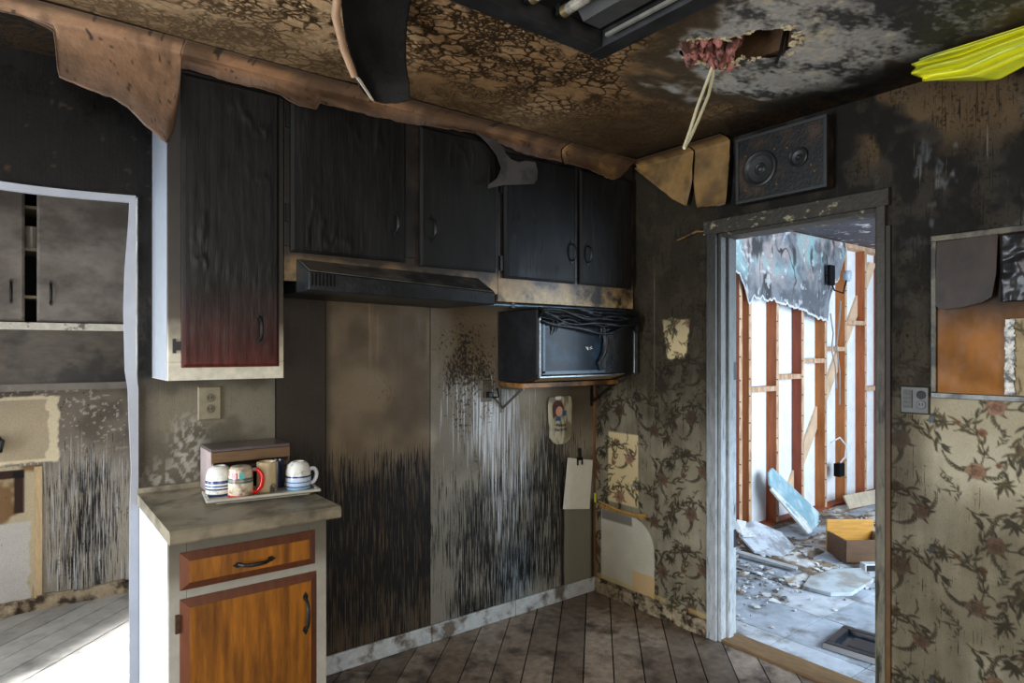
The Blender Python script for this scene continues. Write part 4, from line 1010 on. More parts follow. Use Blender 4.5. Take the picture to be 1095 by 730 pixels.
def striped(nm, cols): return M(nm, grad=('Z', 0, .105, cols, 0, False, 'CONSTANT'), rough=.25, var=.08, nscale=20, col2=(120, 118, 108), mixscale=30, mixlo=.56, mixhi=.75)
W_, B_ = (220, 218, 208), (44, 66, 120)
strA = striped('blue_striped_china', [(0, B_), (.07, W_), (.20, B_), (.26, W_), (.31, B_), (.36, W_), (.42, B_), (.52, W_)])
hl = [(.042, 0, .066), (.062, 0, .070), (.074, 0, .052), (.070, 0, .030), (.058, 0, .016), (.043, 0, .016)]
cup('cup', 'upturned white cup with blue stripes at the left end of the tray', -2.192, -.278, .9262, inv, strA, rz=2.5)
redm = M('holiday_mug_print', grad=('Z', 0, .11, [(0, (196, 30, 26)), (.08, (206, 190, 166)), (.46, (40, 104, 100)), (.52, (150, 132, 110)), (.56, (46, 96, 92)), (.62, (204, 190, 168)), (.9, (190, 176, 154))], .004, False, 'CONSTANT'), rough=.3, var=.15, nscale=50, col2=(120, 98, 80), mixscale=34, mixlo=.5, mixhi=.64)
rm = cup('mug', 'cream, teal and red mug with a bright red handle on the tray', -2.136, -.349, .9250, [(.041, 0), (.043, .006), (.042, .06), (.040, .096), (.034, .106), (.03, .108), (.0, .104)], redm,
    [(.038, 0, .092), (.058, 0, .092), (.074, 0, .066), (.070, 0, .034), (.054, 0, .014), (.037, 0, .010)], M('red_glaze', (214, 32, 26), .2, .05), rz=-.45)
MB().lathe([(.010, 0), (.011, .004), (.008, .006)], (.047, 0, .093), 12).build('handle_end', M('teal_glaze', (60, 150, 142), .3), rm, world=False)
for a in (-1.3, -1.9):
    MB().box(-.008, -.0440, .068, .008, -.0405, .088, Matrix.Rotation(a + PI / 2, 4, 'Z')).build('painted_motif', M('red_glaze', (214, 32, 26), .2, .05) if a < -1.5 else M('teal_glaze', (60, 150, 142), .3), rm, world=False)
cup('mug', 'tall plain beige mug in the middle of the tray', -2.036, -.322, .9250, [(.036, 0), (.037, .006), (.035, .06), (.036, .106), (.032, .110), (.030, .106), (.029, .02), (.0, .016)], M('beige_glaze', (190, 170, 132), .3, .12, 30, col2=(70, 66, 66), mixscale=16, mixlo=.56, mixhi=.62))
cup('mug', 'dark navy mug between the beige mug and the striped cup', -1.985, -.268, .9250, [(.030, 0), (.030, .006), (.030, .09), (.028, .102), (.026, .09), (.0, .088)], M('navy_glaze', (26, 30, 52), .25, .2, 30))
strB = striped('blue_banded_china', [(0, (150, 190, 224)), (.10, B_), (.14, (190, 208, 226)), (.26, (70, 110, 170)), (.30, (196, 210, 226)), (.44, (28, 40, 92)), (.50, W_)])
cup('cup', 'upturned cup with wide blue bands and looped handle at the right end of tray', -1.928, -.352, .9250, inv, strB, hl, M('white_glaze', (216, 220, 224), .25, .05), rz=.1)

bx = thing('wooden_box', 'burnt open-fronted wooden box behind the cups on the countertop', 'box', (-2.058, -.118, .9105), rz=-.02)
bxm = M('burnt_box_wood', (80, 64, 52), .45, .25, 10, (1, 6, 6), col2=(40, 34, 30), mixscale=6, mixstretch=(1, 3, 3))
MB().box(-.145, -.095, .158, .145, .095, .170).build('top_board', M('purplish_varnish', (90, 78, 76), .3, .2, 10, (1, 8, 8)), bx, world=False, bevel=.002)
MB().box(-.145, -.100, .118, .145, -.090, .158).build('front_rail', M('brown_rail', (100, 72, 42), .5, .3, 12, (1, 6, 6)), bx, world=False, bevel=.002)
MB().box(-.145, -.095, .0, -.137, .095, .158).build('side_board', M('pinkish_side', (168, 150, 146), .5, .15, 16), bx, world=False)
MB().box(.137, -.095, .0, .145, .095, .158).build('side_board', bxm, bx, world=False)
MB().box(-.137, .085, .0, .137, .095, .158).build('back_board', bxm, bx, world=False)
MB().box(-.137, -.090, .0, .137, .085, .006).build('bottom_board', soot, bx, world=False)
MB().box(-.137, -.080, .085, .137, -.074, .100).build('inner_slat', bxm, bx, world=False)

# ================================================================== THINGS: cabinet in the left room
lc = thing('wall_cabinet', 'smoke-greyed wall cabinet with gaping doors in the left room', 'cabinet', (-2.6, 1.5, 1.24))
grey_v = M('smoked_veneer', (122, 114, 106), .4, .25, 5, (1, 1, 1), (86, 78, 70), 4.0, (1, 1, 1.5), .42, .62, rough2=.6)
grey_w = M('sooty_board', (78, 70, 60), .5, .3, 12, (1, 1, 3), col2=(36, 32, 28), mixscale=5)
MB().box(-3.25, 1.40, 1.56, -3.23, 1.688, 2.45).box(-2.02, 1.40, 1.56, -2.0, 1.688, 2.45).box(-3.23, 1.40, 1.56, -2.02, 1.688, 1.576).box(-3.23, 1.40, 2.43, -2.02, 1.688, 2.45).box(-3.23, 1.675, 1.576, -2.02, 1.688, 2.43).build('case', soot, lc)
for z in (1.72, 1.97, 2.19): MB().box(-3.23, 1.42, z, -2.02, 1.675, z + .016).build('shelf_board', M('pale_shelf_edge', (120, 108, 88), .6), lc)
for a, b, hx in ((-3.22, -2.744, -2.80), (-2.694, -2.03, -2.635)):
    d = door_mesh(a, b, 1.60, 2.36, 1.399).build('door', grey_v, lc, bevel=.002); pull('handle', d, hx, 1.379, 1.75, blackm, True, .12)
MB().box(-3.25, 1.372, 1.556, -2.0, 1.40, 1.594).build('bottom_rail', M('chipped_white_rail', (206, 200, 184), .5, .2, 30, col2=(110, 104, 94), mixscale=20, mixlo=.56, mixhi=.62), lc)
MB().box(-3.25, 1.388, 1.275, -2.0, 1.40, 1.556).build('valance', grey_w, lc)
MB().box(-3.25, 1.376, 1.238, -2.0, 1.40, 1.275).build('lower_rail', M('grey_rail', (108, 100, 92), .5, .2, 20), lc)
MB().box(-3.25, 1.40, 1.24, -3.23, 1.688, 1.56).build('side_skirt', grey_w, lc); MB().box(-2.02, 1.40, 1.24, -2.0, 1.688, 1.56).build('side_skirt', grey_w, lc)
j = thing('glass_jar', 'small pale jar on the upper cabinet shelf in the left room', 'jar', (-2.715, 1.48, 1.986))
MB().lathe([(.025, 0), (.03, .01), (.034, .09), (.038, .115), (.036, .117), (.0, .10)], (0, 0, 0), 20).build('body', M('pale_jar', (140, 134, 120), .35), j, world=False, smooth=True)
b = thing('wall_outlet', 'melted black outlet hanging from the torn plaster patch in the left room', 'outlet', (-2.86, 1.67, .93))
MB().box(-2.90, 1.655, .90, -2.845, 1.69, .985).build('box', soot, b, bevel=.01); MB().tube([(-2.865, 1.65, .98), (-2.84, 1.64, .96), (-2.85, 1.645, .90)], .012, 8).build('melted_cover', melt, b, smooth=True)

# ================================================================== THINGS: ceiling light fixture
cl = thing('ceiling_light', 'burnt black fluorescent ceiling light with bare tubes', 'ceiling light', (-1.8, -1.85, 2.49))
fx0, fx1, fy0, fy1 = -2.42, -1.215, -2.55, -1.255
m = MB()
m.frustum((fx1 - .085, fy0, fx1, fy1), (fx1 - .07, fy0, fx1 - .005, fy1), 'z', 2.478, 2.425)
m.frustum((fx0, fy0, fx0 + .085, fy1), (fx0 + .005, fy0, fx0 + .07, fy1), 'z', 2.478, 2.425)
m.frustum((fx0 + .085, fy1 - .085, fx1 - .085, fy1), (fx0 + .07, fy1 - .07, fx1 - .07, fy1 - .005), 'z', 2.478, 2.425)
m.frustum((fx0 + .085, fy0, fx1 - .085, fy0 + .085), (fx0 + .07, fy0 + .005, fx1 - .07, fy0 + .07), 'z', 2.478, 2.425)
m.build('frame', M('charred_fixture', (22, 22, 23), .5, .25, 20, col2=(36, 36, 37), mixscale=8, spec=.3), cl, bevel=.004)
MB().box(fx0 + .08, fy0 + .08, 2.470, fx1 - .08, fy1 - .08, 2.478).build('pan', soot, cl)
MB().frustum((-1.45, fy0 + .12, -1.335, fy1 - .13), (-1.425, fy0 + .12, -1.355, fy1 - .13), 'z', 2.470, 2.440).build('ballast_cover', M('grey_ballast', (54, 54, 54), .4, .3, 14), cl)
MB().box(-1.322, fy0 + .1, 2.43, -1.312, fy1 - .12, 2.44).build('edge_strip', M('bare_metal_strip', (170, 166, 156), .35, .2, metal=.6), cl)
tube_m = M('sooty_glass_tube', (150, 144, 132), .25, .3, 30, col2=(60, 56, 50), mixscale=16, mixlo=.46, mixhi=.6)
for x in (-1.50, -1.62, -1.95, -2.15):
    t = MB().tube([(x, fy1 - .135, 2.448), (x, fy0 + .14, 2.448)], .0165, 14).build('tube', tube_m, cl, smooth=True)
    MB().tube([(x, fy1 - .125, 2.448), (x, fy1 - .145, 2.448)], .018, 14).build('tube_end', M('brass_end', (120, 104, 70), .4, metal=.6), t, smooth=True)
    MB().box(x - .014, fy1 - .125, 2.44, x + .014, fy1 - .105, 2.472).build('socket', soot, cl)

# ================================================================== THINGS: peeling paper and hanging sheets
paper_m = M('scorched_paper', attr=True, rough=.5, var=.14, nscale=26, bump=.25, bscale=40, rough2=.65)
def peel(name, label, x0, x1, xb, zb, seed, y_out=-.350, y_in=-.43, amp=.010, step=.008, crease=2.4835, tint=(150, 116, 78)):
    na = int((x1 - x0) / step); nb = 44
    X, T = np.meshgrid(np.linspace(x0, x1, na + 1), np.linspace(0, 1, nb + 1), indexing='ij')
    bot = np.interp(X, xb, zb) + .010 * (fbm(X * 30, X * 0, 3, seed) - .5)
    Lf = np.maximum(crease - bot, .01)
    y_in = np.maximum(y_in, y_out - .01 + np.minimum(0, X + .045))
    t1 = .42
    a = np.clip(T / t1, 0, 1); b = np.clip((T - t1) / (1 - t1), 0, 1)
    ang = a ** 2.2 * PI / 2
    R = np.minimum(.016, Lf * .5)
    Y = np.where(T < t1, y_in + (y_out - R - y_in) * a + R * np.sin(ang) * a, y_out + amp * np.sin(b * 2.5 + X * 9) * b + .02 * b * (fbm(X * 5, b * 2, 2, seed + 5) - .5))
    Zq = np.where(T < t1, crease - R * (1 - np.cos(ang)), crease - R - (Lf - R) * b)
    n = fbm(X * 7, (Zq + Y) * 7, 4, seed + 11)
    c = mix(tint, (92, 68, 47), ss(.35, .65, n)); c = mix(c, (58, 43, 28), ss(.34, .05, T) * .7); c = mix(c, (70, 52, 40), ss(.5, 1.0, T) * .55)  # lit crease and its fall-off downwards put into the colour
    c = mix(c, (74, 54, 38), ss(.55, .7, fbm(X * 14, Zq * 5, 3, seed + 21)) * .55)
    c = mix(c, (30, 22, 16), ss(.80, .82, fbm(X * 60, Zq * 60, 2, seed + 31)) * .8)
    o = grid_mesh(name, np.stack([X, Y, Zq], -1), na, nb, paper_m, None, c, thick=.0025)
    return tag(o, label, 'peeling paper')
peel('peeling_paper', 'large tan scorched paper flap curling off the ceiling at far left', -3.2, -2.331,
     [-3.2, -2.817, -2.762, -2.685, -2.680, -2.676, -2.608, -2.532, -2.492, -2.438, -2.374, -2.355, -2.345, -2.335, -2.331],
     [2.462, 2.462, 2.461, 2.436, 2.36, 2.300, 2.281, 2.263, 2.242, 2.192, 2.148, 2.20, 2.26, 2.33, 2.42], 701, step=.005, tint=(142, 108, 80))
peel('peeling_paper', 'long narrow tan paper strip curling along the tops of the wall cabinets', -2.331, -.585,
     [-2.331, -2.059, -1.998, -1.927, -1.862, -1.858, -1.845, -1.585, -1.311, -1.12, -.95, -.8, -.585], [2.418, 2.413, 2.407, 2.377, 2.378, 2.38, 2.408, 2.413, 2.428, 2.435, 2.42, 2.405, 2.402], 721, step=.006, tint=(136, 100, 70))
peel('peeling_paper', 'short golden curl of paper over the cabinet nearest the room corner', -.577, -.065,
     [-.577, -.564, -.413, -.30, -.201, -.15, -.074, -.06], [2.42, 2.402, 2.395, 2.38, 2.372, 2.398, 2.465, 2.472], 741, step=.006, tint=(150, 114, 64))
def wall_peel(label, y0, y1, yb, zb, seed, step=.006):
    na = int((y1 - y0) / step); nb = 44
    Yv, T = np.meshgrid(np.linspace(y0, y1, na + 1), np.linspace(0, 1, nb + 1), indexing='ij')
    bot = np.interp(Yv, yb, zb) + .008 * (fbm(Yv * 30, Yv * 0, 3, seed) - .5); cz = 2.4835; Lf = np.maximum(cz - bot, .01); t1 = .4
    a = np.clip(T / t1, 0, 1); b = np.clip((T - t1) / (1 - t1), 0, 1); R = np.minimum(.016, Lf * .5); ang = a ** 2.2 * PI / 2
    x_in = np.maximum(-.11, -.036 + np.minimum(0, Yv + .352))
    X = np.where(T < t1, x_in + (-.03 - R - x_in) * a + R * np.sin(ang) * a, -.03 - .025 * b * fbm(Yv * 7, b * 2, 2, seed + 5))
    Zq = np.where(T < t1, cz - R * (1 - np.cos(ang)), cz - R - (Lf - R) * b)
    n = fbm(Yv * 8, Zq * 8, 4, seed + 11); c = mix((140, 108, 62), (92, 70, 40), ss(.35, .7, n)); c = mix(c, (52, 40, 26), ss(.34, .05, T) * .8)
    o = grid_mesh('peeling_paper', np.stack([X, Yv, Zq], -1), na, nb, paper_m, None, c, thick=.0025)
    tag(o, label, 'peeling paper')
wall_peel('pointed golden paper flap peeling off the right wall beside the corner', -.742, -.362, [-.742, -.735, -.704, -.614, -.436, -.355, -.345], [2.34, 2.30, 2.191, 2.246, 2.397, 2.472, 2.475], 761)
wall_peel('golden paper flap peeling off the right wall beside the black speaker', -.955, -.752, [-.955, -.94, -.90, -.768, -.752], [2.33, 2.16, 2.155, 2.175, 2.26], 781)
# dark torn scrap in front of the cabinet
sc_ = [(-1.126, 2.442), (-1.063, 2.425), (-1.03, 2.428), (-.994, 2.414), (-.968, 2.40), (-.961, 2.376), (-.93, 2.352), (-.882, 2.345), (-.84, 2.36), (-.778, 2.364), (-.764, 2.32), (-.77, 2.28), (-.79, 2.256), (-.882, 2.238), (-.97, 2.222), (-1.063, 2.192), (-1.06, 2.21), (-1.01, 2.248), (-.985, 2.30), (-1.01, 2.355), (-1.06, 2.40)]
m = MB().prism([(x, -.372 - .03 * (2.44 - z), z) for x, z in sc_], (0, -.003, 0))
o = m.build('paper_scrap', M('dark_grey_scrap', (78, 74, 72), .42, .2, 12, col2=(52, 49, 48), mixscale=12), None); tag(o, 'dark grey torn scrap hanging in front of the second cabinet door', 'paper scrap')

# black curled sheet hanging from the ceiling
hs = thing('hanging_sheet', 'black curled sheet hanging from the ceiling with one tan rolled edge', 'ceiling sheet', (-1.9, -1.0, 2.49))
na, nb = 34, 40
U, T = np.meshgrid(np.linspace(0, 1, na + 1), np.linspace(0, 1, nb + 1), indexing='ij')
xl = np.interp(T, [0, .75, 1], [-2.075, -1.945, -1.925]); xr = np.interp(T, [0, .4, .75, 1], [-1.86, -1.80, -1.755, -1.745])
Zq = 2.489 - (.212 + .014 * np.sin(U * PI) + .006 * (fbm(U * 9, U * 0, 3, 971) - .5)) * T
P = np.stack([xl + (xr - xl) * U, -.90 - .22 * (1 - T) ** 2.2 + .05 * np.sin(U * PI) + .006 * (fbm(U * 3, T * 2, 2, 981) - .5), Zq], -1)
grid_mesh('sheet', P, na, nb, M('burnt_sheet', (9, 8, 8), .6, .3, 20, (1, 1, .3), (18, 16, 15), 3, bump=.3, spec=.2), hs, None, thick=.004)
m = MB(); pts = [(-2.08, -1.115, 2.486), (-2.045, -1.0, 2.42), (-1.995, -.94, 2.36), (-1.945, -.905, 2.302)]
m.tube(pts, [.012, .013, .012, .011], 10); m.build('rolled_edge', M('tan_roll', (150, 120, 92), .5, .15, 20), hs, smooth=True)
m = MB(); m.prism([(-1.948, -.90, 2.312), (-1.925, -.90, 2.30), (-1.878, -.90, 2.243), (-1.886, -.90, 2.243)], (0, -.004, 0)); m.build('pale_tip', M('pale_tip', (170, 160, 146), .5), hs)

# cable from the ceiling hole
cb = thing('electrical_cable', 'cream electrical cable looping down from the ceiling hole', 'cable', (-.80, -1.40, 2.49))
cream = M('cream_cable', (212, 204, 168), .4, .08)
MB().tube([(-.785, -1.41, 2.56), (-.800, -1.395, 2.46), (-.822, -1.385, 2.40), (-.865, -1.38, 2.31), (-.905, -1.38, 2.22), (-.938, -1.38, 2.155)], .0055, 8).build('strand', cream, cb, smooth=True)
MB().tube([(-.792, -1.405, 2.56), (-.785, -1.39, 2.44), (-.800, -1.382, 2.37), (-.845, -1.375, 2.28), (-.895, -1.375, 2.20), (-.936, -1.379, 2.153)], .0055, 8).build('strand', cream, cb, smooth=True)

# black wall speaker
sp = thing('wall_speaker', 'charred black speaker box with two round cones above the doorway', 'speaker', (-.03, -1.23, 2.14))
spm = M('charred_speaker', (18, 17, 16), .5, .3, 16, col2=(56, 40, 28), mixscale=8, mixlo=.48, mixhi=.68, bump=.25)
MB().box(-.060, -1.445, 2.142, -.004, -1.010, 2.450).build('box', spm, sp, bevel=.004)
m = MB()
for q in ((-1.445, 2.142, -1.010, 2.156), (-1.445, 2.436, -1.010, 2.450), (-1.445, 2.156, -1.430, 2.436), (-1.025, 2.156, -1.010, 2.436)): m.box(-.068, q[0], q[1], -.060, q[2], q[3])
m.build('front_lip', M('grey_lip', (46, 48, 48), .5, .2), sp, bevel=.002)
def cone(y, z, r, nm):
    m = MB().lathe([(r, -.0595), (r, -.072), (r * .9, -.076), (r * .80, -.072), (r * .72, -.064), (r * .34, -.0605), (r * .32, -.066), (r * .25, -.070), (r * .18, -.067), (r * .12, -.072), (.0, -.073)], (0, y, z), 32, 'x', closed=True)
    return m.build(nm, M('speaker_cone', (40, 42, 42), .42, .3, 20), sp, smooth=True)
# shallow dish: keep the box front recessed behind the cones
cone(-1.135, 2.285, .082, 'woofer'); cone(-1.320, 2.295, .042, 'tweeter')
for (y, z) in ((-1.06, 2.36), (-1.205, 2.36), (-1.215, 2.20), (-1.06, 2.20), (-1.265, 2.35), (-1.375, 2.25), (-1.39, 2.22)): MB().lathe([(.005, -.060), (.004, -.063)], (0, y, z), 8, 'x').build('screw', M('rusty_brass', (140, 100, 54), .4, .3, metal=.5), sp)

# yellow bundle
yb = thing('yellow_cloth', 'bright yellow gathered plastic sheeting hanging at the ceiling over the right wall', 'cloth', (-.22, -2.0, 2.45))
na, nb = 90, 70
S_, T = np.meshgrid(np.linspace(0, 1, na + 1), np.linspace(0, 1, nb + 1), indexing='ij')  # S: 0 at bunched end -> 1 off to the right
top = np.interp(S_, [0, .04, .2, 1], [2.480, 2.482, 2.481, 2.478]); bt = np.interp(S_, [0, .10, .17, .3, 1], [2.372, 2.350, 2.338, 2.362, 2.432])
fold = np.sin(T * 22 + 2.0 * np.sin(T * 5) + 1.0 * S_); amp = .010 + .012 * np.exp(-((S_ - .12) / .12) ** 2)
lobe = .014 * np.abs(np.sin(T * 9.0)) * np.exp(-S_ * 30)
yv = -1.862 - .115 * T ** 6 * np.exp(-S_ * 1.2) - S_ * .80 + lobe
P = np.stack([-.245 - .030 * np.sin(T * PI) + amp * fold + .010 * np.exp(-((S_ - .015) / .02) ** 2) * np.sin(T * 19), yv, top + (bt - top) * T + .005 * fold * np.sin(PI * T)], -1)
cc = mix((226, 220, 24), (190, 196, 44), ss(.4, .65, fbm(S_ * 3, T * 30, 3, 801))); cc = mix(cc, (128, 134, 60), ss(.62, .7, fbm(S_ * 5, T * 22, 3, 811)) * .6)
grid_mesh('sheet', P, na, nb, M('yellow_plastic', attr=True, rough=.35, var=.08, nscale=30), yb, cc, thick=.003)

# ================================================================== THINGS: right wall hatch, switch
sw = thing('wall_switch', 'sooty double-gang outlet and switch plate right of the doorway', 'switch', (-.004, -1.755, 1.26))
swm = M('sooty_switch_plate', (60, 58, 47), .4, .2, 30)
MB().frustum((-1.812, 1.202, -1.706, 1.312), (-1.806, 1.208, -1.712, 1.306), 'x', -.002, -.010).build('cover_plate', swm, sw)
r = MB().lathe([(.0165, -.0095), (.0165, -.013), (.014, -.0135)], (0, -1.783, 1.24), 18, 'x').build('socket', M('grey_socket', (72, 77, 80), .4), sw); MB().box(-.0145, -1.790, 1.236, -.0132, -1.787, 1.247).box(-.0145, -1.779, 1.236, -.0132, -1.776, 1.247).build('slots', dark_slot, r)
MB().lathe([(.0165, -.0095), (.0165, -.012), (.014, -.0125)], (0, -1.783, 1.278), 18, 'x').build('socket', dark_slot, sw)
t = MB().box(-.014, -1.752, 1.225, -.0095, -1.720, 1.295).build('switch_body', M('dark_switch', (58, 56, 48), .5), sw)
for k in range(3): MB().box(-.016, -1.750, 1.236 + k * .016, -.0138, -1.722, 1.244 + k * .016).build('rocker', M('rocker_edge', (76, 74, 62), .5), sw)
ht = thing('wall_hatch', 'scorched wall hatch with orange plywood back and metal frame', 'hatch', (-.004, -2.1, 1.29))
fr = M('scuffed_metal_frame', (92, 86, 70), .45, .25, 30, metal=.3, col2=(46, 42, 36), mixscale=12)
MB().box(-.020, -2.50, 1.862, -.002, -1.818, 1.884).build('top_strip', fr, ht, bevel=.002)
MB().box(-.018, -1.836, 1.292, -.002, -1.818, 1.862).build('side_strip', fr, ht, bevel=.002)
MB().box(-.018, -2.50, 1.270, -.002, -1.818, 1.290).build('bottom_strip', M('bright_metal_strip', (96, 96, 92), .4, .3, 16, metal=.5, col2=(50, 48, 44), mixscale=9), ht, bevel=.002)
ply = M('orange_plywood', grad=('Z', 1.29, 1.75, [(0, (158, 100, 32)), (.45, (146, 92, 30)), (.60, (102, 66, 27)), (.72, (50, 36, 24)), (1, (30, 26, 22))], .02, True), rough=.4, var=.2, nscale=6, stretch=(1, 2, .6), spec=.2, col2=(124, 78, 26), mixscale=6, mixlo=.46, mixhi=.7, rough2=.6)  # darkens upward: shading below the leaning panel put into the gradient
MB().box(-.006, -2.50, 1.290, -.001, -1.836, 1.862).build('back_board', ply, ht)
fp = thing('scorched_panel', 'dark brown scorched panel leaning out at the top of the wall hatch', 'panel', (-.03, -1.93, 1.6))
q = [(-1.838, 1.858), (-2.030, 1.864), (-2.028, 1.72), (-2.018, 1.640), (-1.99, 1.622), (-1.93, 1.608), (-1.86, 1.602), (-1.842, 1.618)]
m = MB(); m.prism([(-.010 - (1.864 - z) * .10, y, z) for y, z in q], (-.007, 0, 0)); m.build('sheet', M('scorched_brown', (58, 45, 37), .5, .3, 18, (1, 1, .4), (32, 27, 24), 6), fp)
fo = thing('foil_sheet', 'crumpled black foil-like sheet hanging beside the scorched panel', 'foil', (-.02, -2.2, 1.7))
na, nb = 50, 40
U, V = np.meshgrid(np.linspace(-2.045, -2.46, na + 1), np.linspace(1.62, 1.855, nb + 1), indexing='ij')
P = np.stack([-.030 - .045 * np.abs(fbm(U * 22, V * 16, 4, 821) - .5) - .02 * fbm(U * 7, V * 7, 2, 823), U, V], -1)
grid_mesh('sheet', P, na, nb, M('crumpled_black_foil', (22, 22, 24), .34, .3, 20, spec=.5, col2=(38, 38, 40), mixscale=12), fo, None, thick=.003)
wp_ = thing('wallpaper_board', 'small board with floral wallpaper and a silvery burnt edge on the wall hatch', 'board', (-.02, -2.25, 1.3))
na, nb = 100, 66
U, V = np.meshgrid(np.linspace(-2.475, -2.066, na + 1), np.linspace(1.294, 1.560, nb + 1), indexing='ij')
al, im = print_at(-U + .3, V + .2); n = fbm(U * 9, V * 9, 4, 831)
c = mix(mix((168, 150, 116), (120, 104, 76), ss(.4, .65, n)), im, al * .7); c = mix(c, (96, 66, 44), ss(.52, .6, n) * .6)
grid_mesh('paper_face', np.stack([-.022 + 0 * U, U, V], -1), na, nb, wallpaper_m, wp_, c)
MB().box(-.0215, -2.475, 1.292, -.008, -2.066, 1.562).build('backing', M('backing_grey', (110, 106, 98), .6), wp_)
m = MB()
for k in range(30):
    z = 1.294 + k * .0088; m.box(-.026 - random.random() * .006, -2.066 - .012 - random.random() * .006, z, -.018, -2.055 + random.random() * .004, z + .0092)
m.build('burnt_edge', M('silver_burnt_edge', (150, 146, 136), .4, .4, 60, metal=.4, col2=(50, 46, 42), mixscale=40), wp_)

# ================================================================== THINGS: debris in the stripped room
teal_m = M('teal_paint_board', (132, 166, 176), .55, .15, 10, (1, 1, 1), (188, 204, 210), 9, (1, 1, .4), mixlo=.48, mixhi=.66, bump=.2)
tb = thing('teal_board', 'teal painted plasterboard slab leaning against the stud wall', 'plasterboard', (2.2, -.15, 0))
def slab(parent, name, quad, th, mat, nrm=None):
    a, b, c_ = Vector(quad[0]), Vector(quad[1]), Vector(quad[2]); n = (b - a).cross(c_ - a).normalized() * th
    return MB().prism(quad, n).build(name, mat, parent)
slab(tb, 'slab', [(2.12, -.20, .02), (2.42, -.13, .025), (2.44, -.12, .12), (2.05, .055, .50), (1.98, .05, .47), (1.96, .03, .38)], .012, teal_m)
slab(tb, 'torn_edge', [(2.10, -.212, .015), (2.20, -.19, .012), (2.16, -.16, .10), (1.96, .012, .36), (1.95, .012, .34)], .016, M('torn_white_edge', (222, 222, 220), .8, .2, 40))
wb = thing('plaster_slab', 'broken white plaster slab tilted on the rubble near the left jamb', 'plasterboard', (1.45, -.2, 0))
white_gyp = M('dusty_white_gypsum', (206, 212, 220), .7, .15, 20, col2=(150, 150, 154), mixscale=9)
slab(wb, 'slab', [(1.30, -.26, .05), (1.40, -.40, .03), (1.66, -.36, .035), (1.72, -.22, .10), (1.62, -.06, .17), (1.46, -.04, .16), (1.36, -.10, .12)], -.014, white_gyp)
slab(wb, 'torn_paper', [(1.32, -.16, .13), (1.42, -.20, .125), (1.44, -.10, .16), (1.52, -.06, .178), (1.44, -.03, .20), (1.36, -.06, .16)], -.01, M('torn_white_edge', (222, 222, 220)))
MB().box(1.40, -.30, .0, 1.60, -.10, .05).build('rubble_support', M('grey_rubble', (120, 112, 104), .9, .3, 30, bump=.6), wb, bevel=.015)
bt_ = thing('wood_batten', 'long dusty white batten lying across the floor near the left jamb', 'batten', (1.2, -.3, 0))
slab(bt_, 'strip', [(1.20, .02, .03), (1.255, .0, .03), (1.29, -.58, .015), (1.235, -.60, .015)], -.014, M('dusty_batten', (176, 178, 178), .7, .2, 20))
fs = thing('floor_slab', 'broken pale plaster slab lying flat on the tile floor', 'plasterboard', (1.2, -.85, 0))
slab(fs, 'slab', [(1.00, -.77, .002), (1.02, -.93, .002), (1.12, -1.00, .002), (1.46, -.98, .004), (1.60, -.84, .006), (1.42, -.74, .006), (1.18, -.72, .004)], .022, M('pale_slab', (200, 208, 212), .7, .15, 16, col2=(160, 156, 150), mixscale=8))
wx = thing('wooden_crate', 'brown open wooden crate on the rubble by the right jamb', 'crate', (1.86, -.72, 0))
dk = M('brown_drawer_front', (96, 66, 38), .5, .25, 6, (1, 6, 6)); orn = M('orange_drawer_inside', (206, 146, 60), .5, .2, 8, (1, 1, 6))
MB().box(-.17, -.13, .02, .17, -.115, .17).build('front_board', dk, wx, world=False, bevel=.002)
MB().box(-.17, .12, .02, .17, .135, .245).build('back_board', orn, wx, world=False, bevel=.002)
MB().box(-.17, -.115, .02, -.155, .12, .165).build('side_board', dk, wx, world=False); MB().box(.155, -.115, .02, .17, .12, .165).build('side_board', M('bluish_side', (150, 160, 172), .5), wx, world=False)
MB().box(-.155, -.115, .02, .155, .12, .03).build('bottom_board', orn, wx, world=False)
wx.rotation_euler = (0, 0, -.62)
MB().box(-.12, -.10, 0, .12, .10, .02).build('base', dk, wx, world=False)
kb = thing('small_box', 'tiny white-edged black box beside the brown drawer', 'box', (1.66, -.87, 0), rz=-.6)
MB().box(-.05, -.03, .003, .05, .03, .055).build('shell', M('white_shell', (206, 206, 204), .5), kb, world=False, bevel=.004); MB().box(-.04, -.032, .010, .04, -.0295, .047).build('dark_face', dark_slot, kb, world=False)
tr_ = thing('black_frame', 'black plastic frame lying on the tiles just inside the doorway', 'frame', (.50, -1.40, 0), rz=.12)
bf_ = M('black_plastic', (26, 30, 36), .3, .2, 30)
m = MB()
m.frustum((-.15, -.20, -.10, .20), (-.14, -.19, -.105, .19), 'z', .0, .03); m.frustum((.10, -.20, .15, .20), (.105, -.19, .14, .19), 'z', .0, .03)
m.frustum((-.10, .15, .10, .20), (-.105, .155, .105, .19), 'z', 0, .03); m.frustum((-.10, -.20, .10, -.15), (-.105, -.19, .105, -.155), 'z', 0, .03)
m.build('rim', bf_, tr_, world=False, bevel=.003); MB().box(-.10, -.15, .002, .10, .15, .008).build('inner_pane', M('blue_black_pane', (24, 34, 46), .2, .2), tr_, world=False)
MB().box(-.06, -.11, .008, .06, .11, .016).build('inner_rim', bf_, tr_, world=False, bevel=.003)
bd = thing('board_scrap', 'pale broken board propped against the studs at the far right', 'board', (3.3, -.02, 0))
slab(bd, 'plank', [(3.05, -.05, .16), (3.05, -.10, .05), (4.0, -.16, .02), (4.0, -.10, .13)], -.014, M('weathered_board', (196, 176, 150), .7, .2, 12))
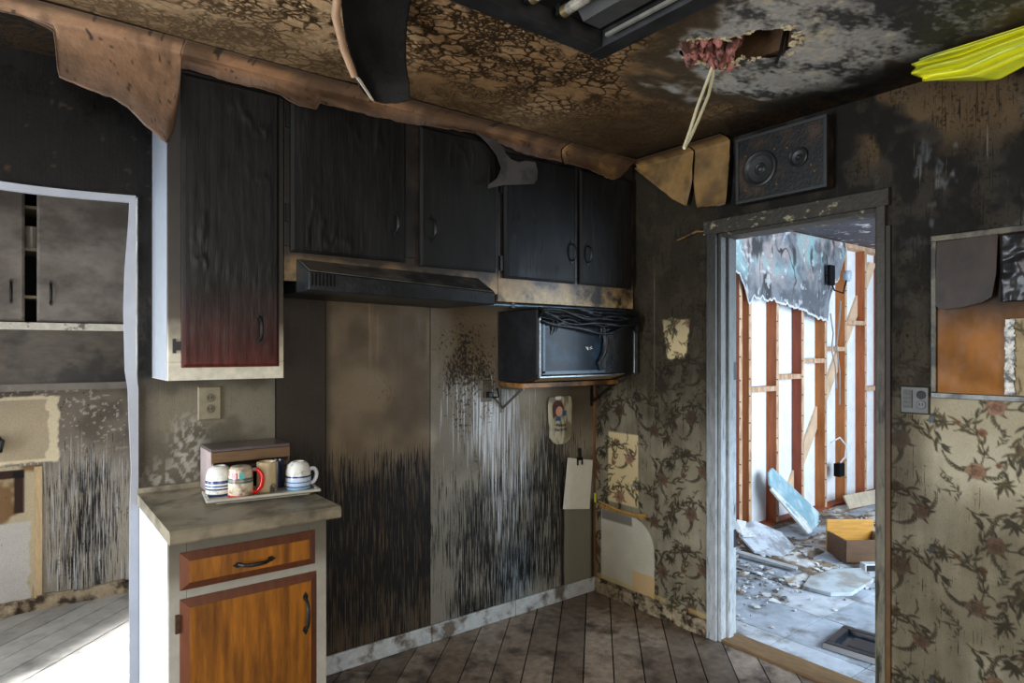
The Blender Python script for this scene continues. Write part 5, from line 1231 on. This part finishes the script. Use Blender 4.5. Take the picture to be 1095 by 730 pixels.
# fine rubble
na, nb = 120, 60
U, V = np.meshgrid(np.linspace(1.0, 4.2, na + 1), np.linspace(-1.0, .075, nb + 1), indexing='ij')
foot = np.clip(box_mask(U, V, 1.62, 2.1, -.98, -.48, .03) + box_mask(U, V, 1.93, 2.46, -.25, .06, .03) + box_mask(U, V, 3.0, 4.05, -.19, -.03, .03) + box_mask(U, V, 1.0, 1.33, -.62, .07, .03), 0, 1)
hgt = (1 - foot) * .06 * fbm(U * 5, V * 5, 4, 901) * ss(-.75, -.35, V + .2 * fbm(U * 3, V * 3, 2, 911)) - .006
c = mix((150, 128, 104), (112, 96, 82), ss(.4, .6, fbm(U * 9, V * 9, 3, 921))); c = mix(c, (206, 204, 200), ss(.52, .62, fbm(U * 7, V * 12, 4, 931)))
heap = grid_mesh('rubble', np.stack([U, V, hgt], -1), na, nb, M('rubble_dust', attr=True, rough=.9, var=.2, bump=.6, bscale=60), None, c, kind='stuff'); tag(heap, 'plaster dust and rubble chips heaped under the stud wall', 'rubble')
mats_r = [M('rubble_white', (212, 212, 210), .85, .2, 30), M('rubble_tan', (138, 120, 100), .85, .3, 30), M('rubble_grey', (112, 108, 106), .85, .3, 30)]
rr = random.Random(11)
def in_rubble(x, y):
    if (1.60 < x < 2.12 and -1.0 < y < -.46) or (1.9 < x < 2.5 and -.27 < y) or (2.97 < x < 4.07 and -.2 < y < -.01) or (1.17 < x < 1.33 and -.64 < y): return False
    return y > -.95 + .28 * math.sin(x * 2.2) - .05 * x + rr.gauss(0, .12)
for k, (mt, n_) in enumerate(zip(mats_r, (900, 420, 620))):
    m = MB()
    for q in range(n_):
        for t in range(30):
            x, y = rr.uniform(.25, 4.0), rr.uniform(-1.25, .05)
            if in_rubble(x, y): break
        s = rr.uniform(.006, .05) * rr.uniform(.4, 1) * (1 if y > -.8 else .6); rot = Matrix.Translation((x, y, .004 + rr.random() * .035 * min(1, max(0, (y + 1.0))))) @ Matrix.Rotation(rr.random() * 6.3, 4, 'Z') @ Matrix.Rotation(rr.gauss(0, .25), 4, 'X')
        k5 = [rr.uniform(.35, 1.1) for _ in range(5)]; q5 = [(s * k5[i] * math.cos(i * 1.257), s * .75 * k5[i] * math.sin(i * 1.257), -.002) for i in range(5)]
        m.prism([tuple(rot @ Vector(v)) for v in q5], (0, 0, rr.uniform(.003, .008)))
    m.build('plaster_chips', mt, heap, kind='stuff')
# wires on the studs
w1 = thing('electrical_wire', 'pair of grey wires dangling down beside the stud under the hanging plasterboard', 'wire', (3.0, .05, 1.2))
gw = M('grey_wire', (150, 150, 146), .5)
MB().tube([(3.03, .06, 1.78), (3.06, .05, 1.6), (3.03, .05, 1.45), (3.10, .05, 1.30), (3.14, .06, 1.1)], .006, 6).build('strand', gw, w1, smooth=True)
MB().tube([(3.22, .06, 1.9), (3.17, .05, 1.7), (3.12, .05, 1.5), (3.18, .05, 1.25), (3.20, .06, .95)], .006, 6).build('strand', gw, w1, smooth=True)
w2 = thing('electrical_box', 'black switch box with a white curling cable on a stud', 'outlet box', (3.15, .05, .35))
MB().box(3.12, .02, .30, 3.22, .078, .42).build('box', soot, w2, bevel=.006)
MB().tube([(3.04, .06, .62), (3.12, .02, .66), (3.22, .01, .58), (3.24, .03, .47), (3.19, .05, .42)], .007, 7).build('cable', M('white_cable', (220, 220, 218), .4), w2, smooth=True)
w3 = thing('dangling_light', 'scorched light socket with black wires hanging on the plasterboard remnant', 'light', (3.05, .03, 2.1))
MB().tube([(2.93, .04, 2.12), (2.98, .0, 1.98), (3.10, -.02, 1.96), (3.18, -.01, 2.08)], .007, 7).build('wire', soot, w3, smooth=True)
MB().lathe([(.02, 0), (.03, .02), (.035, .08), (.03, .10)], (3.20, -.01, 2.07), 16).build('socket', M('grey_socket_shell', (170, 180, 190), .4), w3, smooth=True)
MB().box(2.88, -.015, 2.02, 2.97, .018, 2.20).build('mount', soot, w3, bevel=.01)
